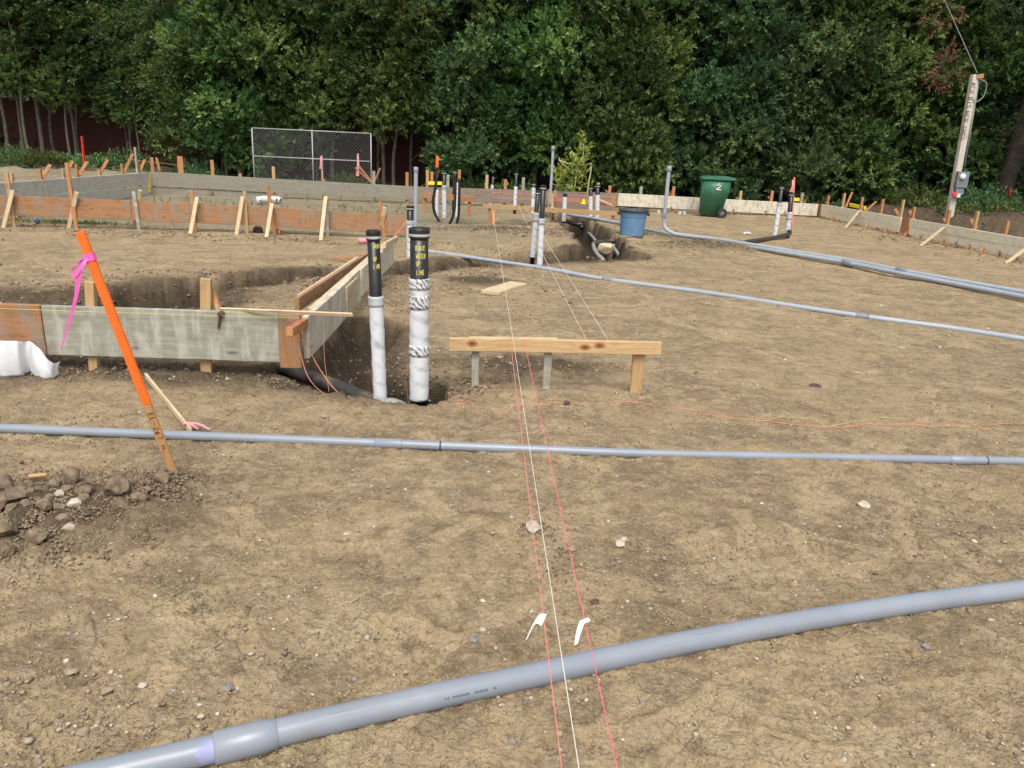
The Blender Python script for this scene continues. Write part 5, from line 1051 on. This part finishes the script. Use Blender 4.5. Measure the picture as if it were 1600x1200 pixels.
for px, lb in ((1610, 'grey green conifer at the right edge'), (1700, 'grey green conifer mostly past the right edge')): tree(px, 25.5 if px < 1650 else 23.5, P_CON, lb, 1.0, name='conifer', group='conifers at the right')
for px, lb in ((-60, 'dark tree beyond the fence cut by the left edge'), (140, 'low dark tree beyond the fence below the left side of the sky gap'), (235, 'low dark tree beyond the fence right under the sky gap'), (1620, 'dark tree beyond the hedge at the right edge'), (70, 'dark hedge tree behind the fence at far left'), (330, 'dark hedge tree beyond the fence left of the chain link panel'), (460, 'dark tree beyond the fence behind the chain link panel'), (570, 'dark tree beyond the fence right of the chain link panel'), (690, 'dark tree beyond the fence behind the bent conduits'), (790, 'dark tree beyond the fence left of the sapling'), (920, 'dark tree beyond the fence right of the sapling'), (1010, 'dark tree beyond the hedge left of the bin'), (1090, 'dark tree beyond the hedge behind the bin'), (1180, 'dark tree beyond the hedge behind the riser pair'), (1270, 'dark tree beyond the hedge at the right form corner'), (1360, 'dark tree beyond the hedge over the right form'), (1450, 'dark tree beyond the hedge behind the power pole'), (1540, 'dark tree beyond the hedge right of the power pole')):
    tree(px, 30.6, (P_C, P_E)[px % 2 == 0], lb, .6 if px in (140, 235) else 1.12, name='rear_tree', group='trees beyond the hedge')
# tall bare trunk in the sky gap
x = dp(222, 40, 31)[0]; t = thing('tall_pine', 'tall dark bare trunk in the sky gap at upper left', 'tree', (x, 31, 0))
mk('trunk', tube(spline([(x, 31, -.1), (x + .1, 31, 4), (x + .05, 31, 8), (x, 31, 13)], 6), np.linspace(.30, .16, 19), 10), 'trunk_dark', t, smooth=True)
cmx, _l = crown_mesh('crown', 77, 9.0, 14, 2.0, 60, 14, 'leaf_deep'); link(bpy.data.objects.new('crown', cmx), t, Matrix.Translation((x, 31, 0)))
x = dp(1590, 250, 24.5)[0]; t = thing('redwood', 'big dark trunk at the right edge behind the ground cover', 'tree', (x, 24.5, gz(x, 24.5)))
mk('trunk', tube(spline([(x - .25, 24.5, -.1), (x - .15, 24.5, 2), (x, 24.5, 5), (x, 24.5, 11)], 6), np.linspace(.26, .16, 19), 12), 'trunk_dark', t, smooth=True)
cmx, _l = crown_mesh('crown', 78, 4.5, 12, 2.2, 110, 18, 'leaf_conifer', per=14, leaf=.08, wid=.25); link(bpy.data.objects.new('crown', cmx), t, Matrix.Translation((x, 24.5, 0)))
# dead brown branches
for px, py, r, lb in ((1478, 105, .55, 'clump of dead brown leaves hanging left of the power pole top'), (1470, 15, .6, 'clump of dead brown leaves at the top edge above the power pole')):
    c = dp(px, py, 24.7); g = np.random.default_rng(px); k = 120; d = nrm(g.normal(size=(k, 3)) * (.8, .5, .9)); C_ = d * r * g.uniform(.2, 1, (k, 1)); P = sprays(g, C_, nrm(d + V(0, 0, -.3)), 9, .22, .085, .3)
    t = thing('dead_branch', lb, 'branch', c); link(bpy.data.objects.new('leaves', leaves_mesh('leaves', *P, 'leaf_dead')), t, Matrix.Translation(Vector(c)))
    mk('limb', join(*[tube(spline([c + V(.1, 1.2, .8), c + V(0, .3, .2), c + C_[j]], 4), np.linspace(.02, .005, 9), 5) for j in range(7)]), 'trunk_grey', t)
# sapling
yb = 23.6; c = dp(893, 312, yb); t = thing('sapling', 'light green sapling with cut pale branches behind the pinkish rails', 'sapling', (c[0], yb, 0)); g = np.random.default_rng(8)
Cs, Os = [], []
for px, py, k, r in ((880, 282, 24, .32), (902, 285, 26, .34), (890, 270, 16, .3), (888, 255, 8, .16), (905, 262, 12, .2), (908, 240, 7, .12), (911, 230, 6, .1), (912, 222, 4, .06), (873, 275, 9, .15), (908, 252, 9, .14), (885, 294, 22, .35), (905, 296, 18, .3)):
    q = dp(px, py, yb); k = max(3, int(k * .62)); d = nrm(g.normal(size=(k, 3))); Cs.append(q + d * r * g.uniform(.2, 1, (k, 1))); Os.append(nrm(d * .5 + V(0, -.1, .6)))
P = sprays(g, np.concatenate(Cs), np.concatenate(Os), 7, .24, .15, .42); P = (P[0] - V(c[0], yb + .15, 0), *P[1:]); link(bpy.data.objects.new('foliage', leaves_mesh('foliage', *P, 'leaf_sapling')), t, Matrix.Translation((c[0], yb, 0)))
S_ = lambda *q: spline([dp(a, b_, yb - .15) for a, b_ in q], 5)
mk('stem', join(tube(S_((918, 300), (920, 285), (923, 268), (924, 259)), .022, 6), tube(S_((924, 259), (918, 268), (914, 262), (911, 252), (912, 225)), .02, 6), tube(S_((873, 250), (890, 256), (910, 257.5), (925, 256)), .02, 6), tube(S_((873, 250), (885, 261), (897, 271)), .016, 6), tube(S_((899, 270), (902, 260), (897, 300)), .02, 6)), 'sapling_bark', t)

# red fence behind the hedge
yf = 28.6; x0, x1 = dp(-120, 250, yf)[0], dp(1520, 250, yf)[0]
t = thing('wooden_fence', 'dark red board fence half hidden behind the hedge', 'fence', (x0, yf, 0)); gs = []; g = np.random.default_rng(6)
k = x0
while k < x1: wd = .14; gs.append(box(k + wd / 2, yf + g.normal(0, .004), 1.22 + g.normal(0, .008), wd - .003, .02, 2.5)); k += wd
mk('board_panel', join(*gs), 'wood_fence', t)
mk('rail', join(box((x0 + x1) / 2, yf + .035, .5, x1 - x0, .04, .09), box((x0 + x1) / 2, yf + .035, 2.1, x1 - x0, .04, .09)), 'wood_fence', t)
mk('cap_board', box((x0 + x1) / 2, yf - .005, 2.52, x1 - x0, .1, .04), 'wood_fence', t)

# low plants
def plant_mesh(seed, r, h, n, mat, leaf=.12, wid=.35):
    g = np.random.default_rng(seed); a = g.uniform(0, 6.28, n); q = r * np.sqrt(g.random(n)); C_ = np.stack([q * np.cos(a), q * np.sin(a), h * g.uniform(.1, 1, n) * (1 - (q / r) ** 2 * .6)], 1); O_ = nrm(np.stack([np.cos(a) * .6, np.sin(a) * .6, np.full(n, .8)], 1) + .3 * g.normal(size=(n, 3))); return leaves_mesh('foliage', *sprays(g, C_, O_, 9, .22, leaf, wid), mat)
PM = [plant_mesh(50, .75, .75, 190, 'leaf_weed'), plant_mesh(51, .6, .55, 140, 'leaf_hedge'), plant_mesh(52, .85, .9, 240, 'leaf_deep')]
for i, (px, y, k, s, lb) in enumerate(((8, 25.5, 2, 1, 'dark shrub at the left edge before the red fence'), (42, 25.3, 2, 1.0, 'dark shrub left of the yellow green shrub before the red fence'), (70, 25.0, 0, .9, 'yellow green shrub before the red fence at left'), (95, 25.8, 1, .9, 'small shrub left of the red orange stake'), (148, 25.3, 1, 1.1, 'small shrub right of the red orange stake'), (200, 25.5, 2, 1.1, 'shrub behind the far left corner stakes'), (310, 25.7, 2, 1.0, 'shrub at the hedge foot left of the chain link panel'), (540, 25.6, 0, .8, 'yellow green shrub behind the chain link panel foot'),
        (745, 25.4, 0, .7, 'low shrub at the hedge foot behind the wrapped risers'), (800, 25.6, 1, .9, 'low shrub left of the sapling'), (1010, 25.6, 2, .9, 'low shrub at the hedge foot left of the bin'), (1280, 25.4, 2, .9, 'low shrub behind the right form corner'), (1440, 24.5, 0, .9, 'weedy shrub left of the pole behind the right form'), (1545, 24, 2, 1.0, 'weedy shrub right of the pole'))):
    x = dp(px, 290, y)[0]; t = thing('shrub', lb, 'shrub', (x, y, gz(x, y)), 'shrubs at the foot of the hedge'); link(bpy.data.objects.new('foliage', PM[k]), t, Matrix.Translation((x, y, gz(x, y))) @ Matrix.Rotation(i * 1.7, 4, 'Z') @ Matrix.Scale(s * (.75 if px < 320 else 1), 4))
def cover(name, x0, x1, y0, y1, n, mat, lb, leaf=.1, h=.16, sd_=1):
    g = np.random.default_rng(sd_); x, y = g.uniform(x0, x1, n), g.uniform(y0, y1, n); m_ = fbm(x * .6, y * .6, 3, sd_) > g.uniform(-.5, .4, n); x, y = x[m_], y[m_]; C_ = np.stack([x, y, macro(x, y) + g.uniform(0, h, len(x))], 1); O_ = nrm(np.stack([g.normal(0, .5, len(x)), g.normal(0, .5, len(x)), np.full(len(x), .8)], 1))
    o_ = bpy.data.objects.new(name, leaves_mesh(name, *sprays(g, C_, O_, 7, .16, leaf, .4), mat)); COL.objects.link(o_); tag(o_, lb, kind='stuff')
cover('ground_cover', 11.2, 22, 21.5, 28, 4200, 'leaf_weed', 'low green ground cover on the bank at right', sd_=1)
cover('undergrowth', -22, 11, 25.4, 28.4, 3600, 'leaf_deep', 'dark undergrowth along the foot of the hedge', .1, .22, sd_=2)
cover('weeds', -8.8, -2.5, 14.5, 19.5, 260, 'leaf_dry', 'thin dry weeds in the far left bay', .07, .05, sd_=3)
# grass at the foot of the form and the tuft in front
def tuft(px, py, rx, ry, n, hgt, mat, lb, sd_):
    c = gp(px, py); g = np.random.default_rng(sd_); x, y = c[0] + g.normal(0, rx, n), c[1] + g.normal(0, ry, n); C_ = np.stack([x, y, macro(x, y) + .002], 1); D = nrm(np.stack([g.normal(0, .9, n), g.normal(0, .9, n), np.full(n, .35 if hgt < .05 else .7)], 1)); N = nrm(np.cross(D, g.normal(size=(n, 3)))); L = hgt * g.uniform(.4, 1.2, n)
    me = leaves_mesh('grass_tuft', C_ - V(c[0], c[1], 0), D, N, L, L * (.2 if hgt < .05 else .1), g.random(n), mat); o_ = bpy.data.objects.new('grass_tuft', me); COL.objects.link(o_); o_.location = (c[0], c[1], 0); tag(o_, lb, 'grass tuft', 'grass tufts')
tuft(312, 944, .075, .045, 520, .026, 'leaf_pale', 'flattened pale grass tuft on the dirt at lower left', 1)
tuft(120, 349, .55, .12, 600, .11, 'leaf_weed', 'patch of green grass under the orange form at left', 2)
tuft(837, 822, .012, .012, 60, .025, 'leaf_weed', 'tiny green sprout by the pale rock under the white string', 3)
print('objects', len(bpy.data.objects))
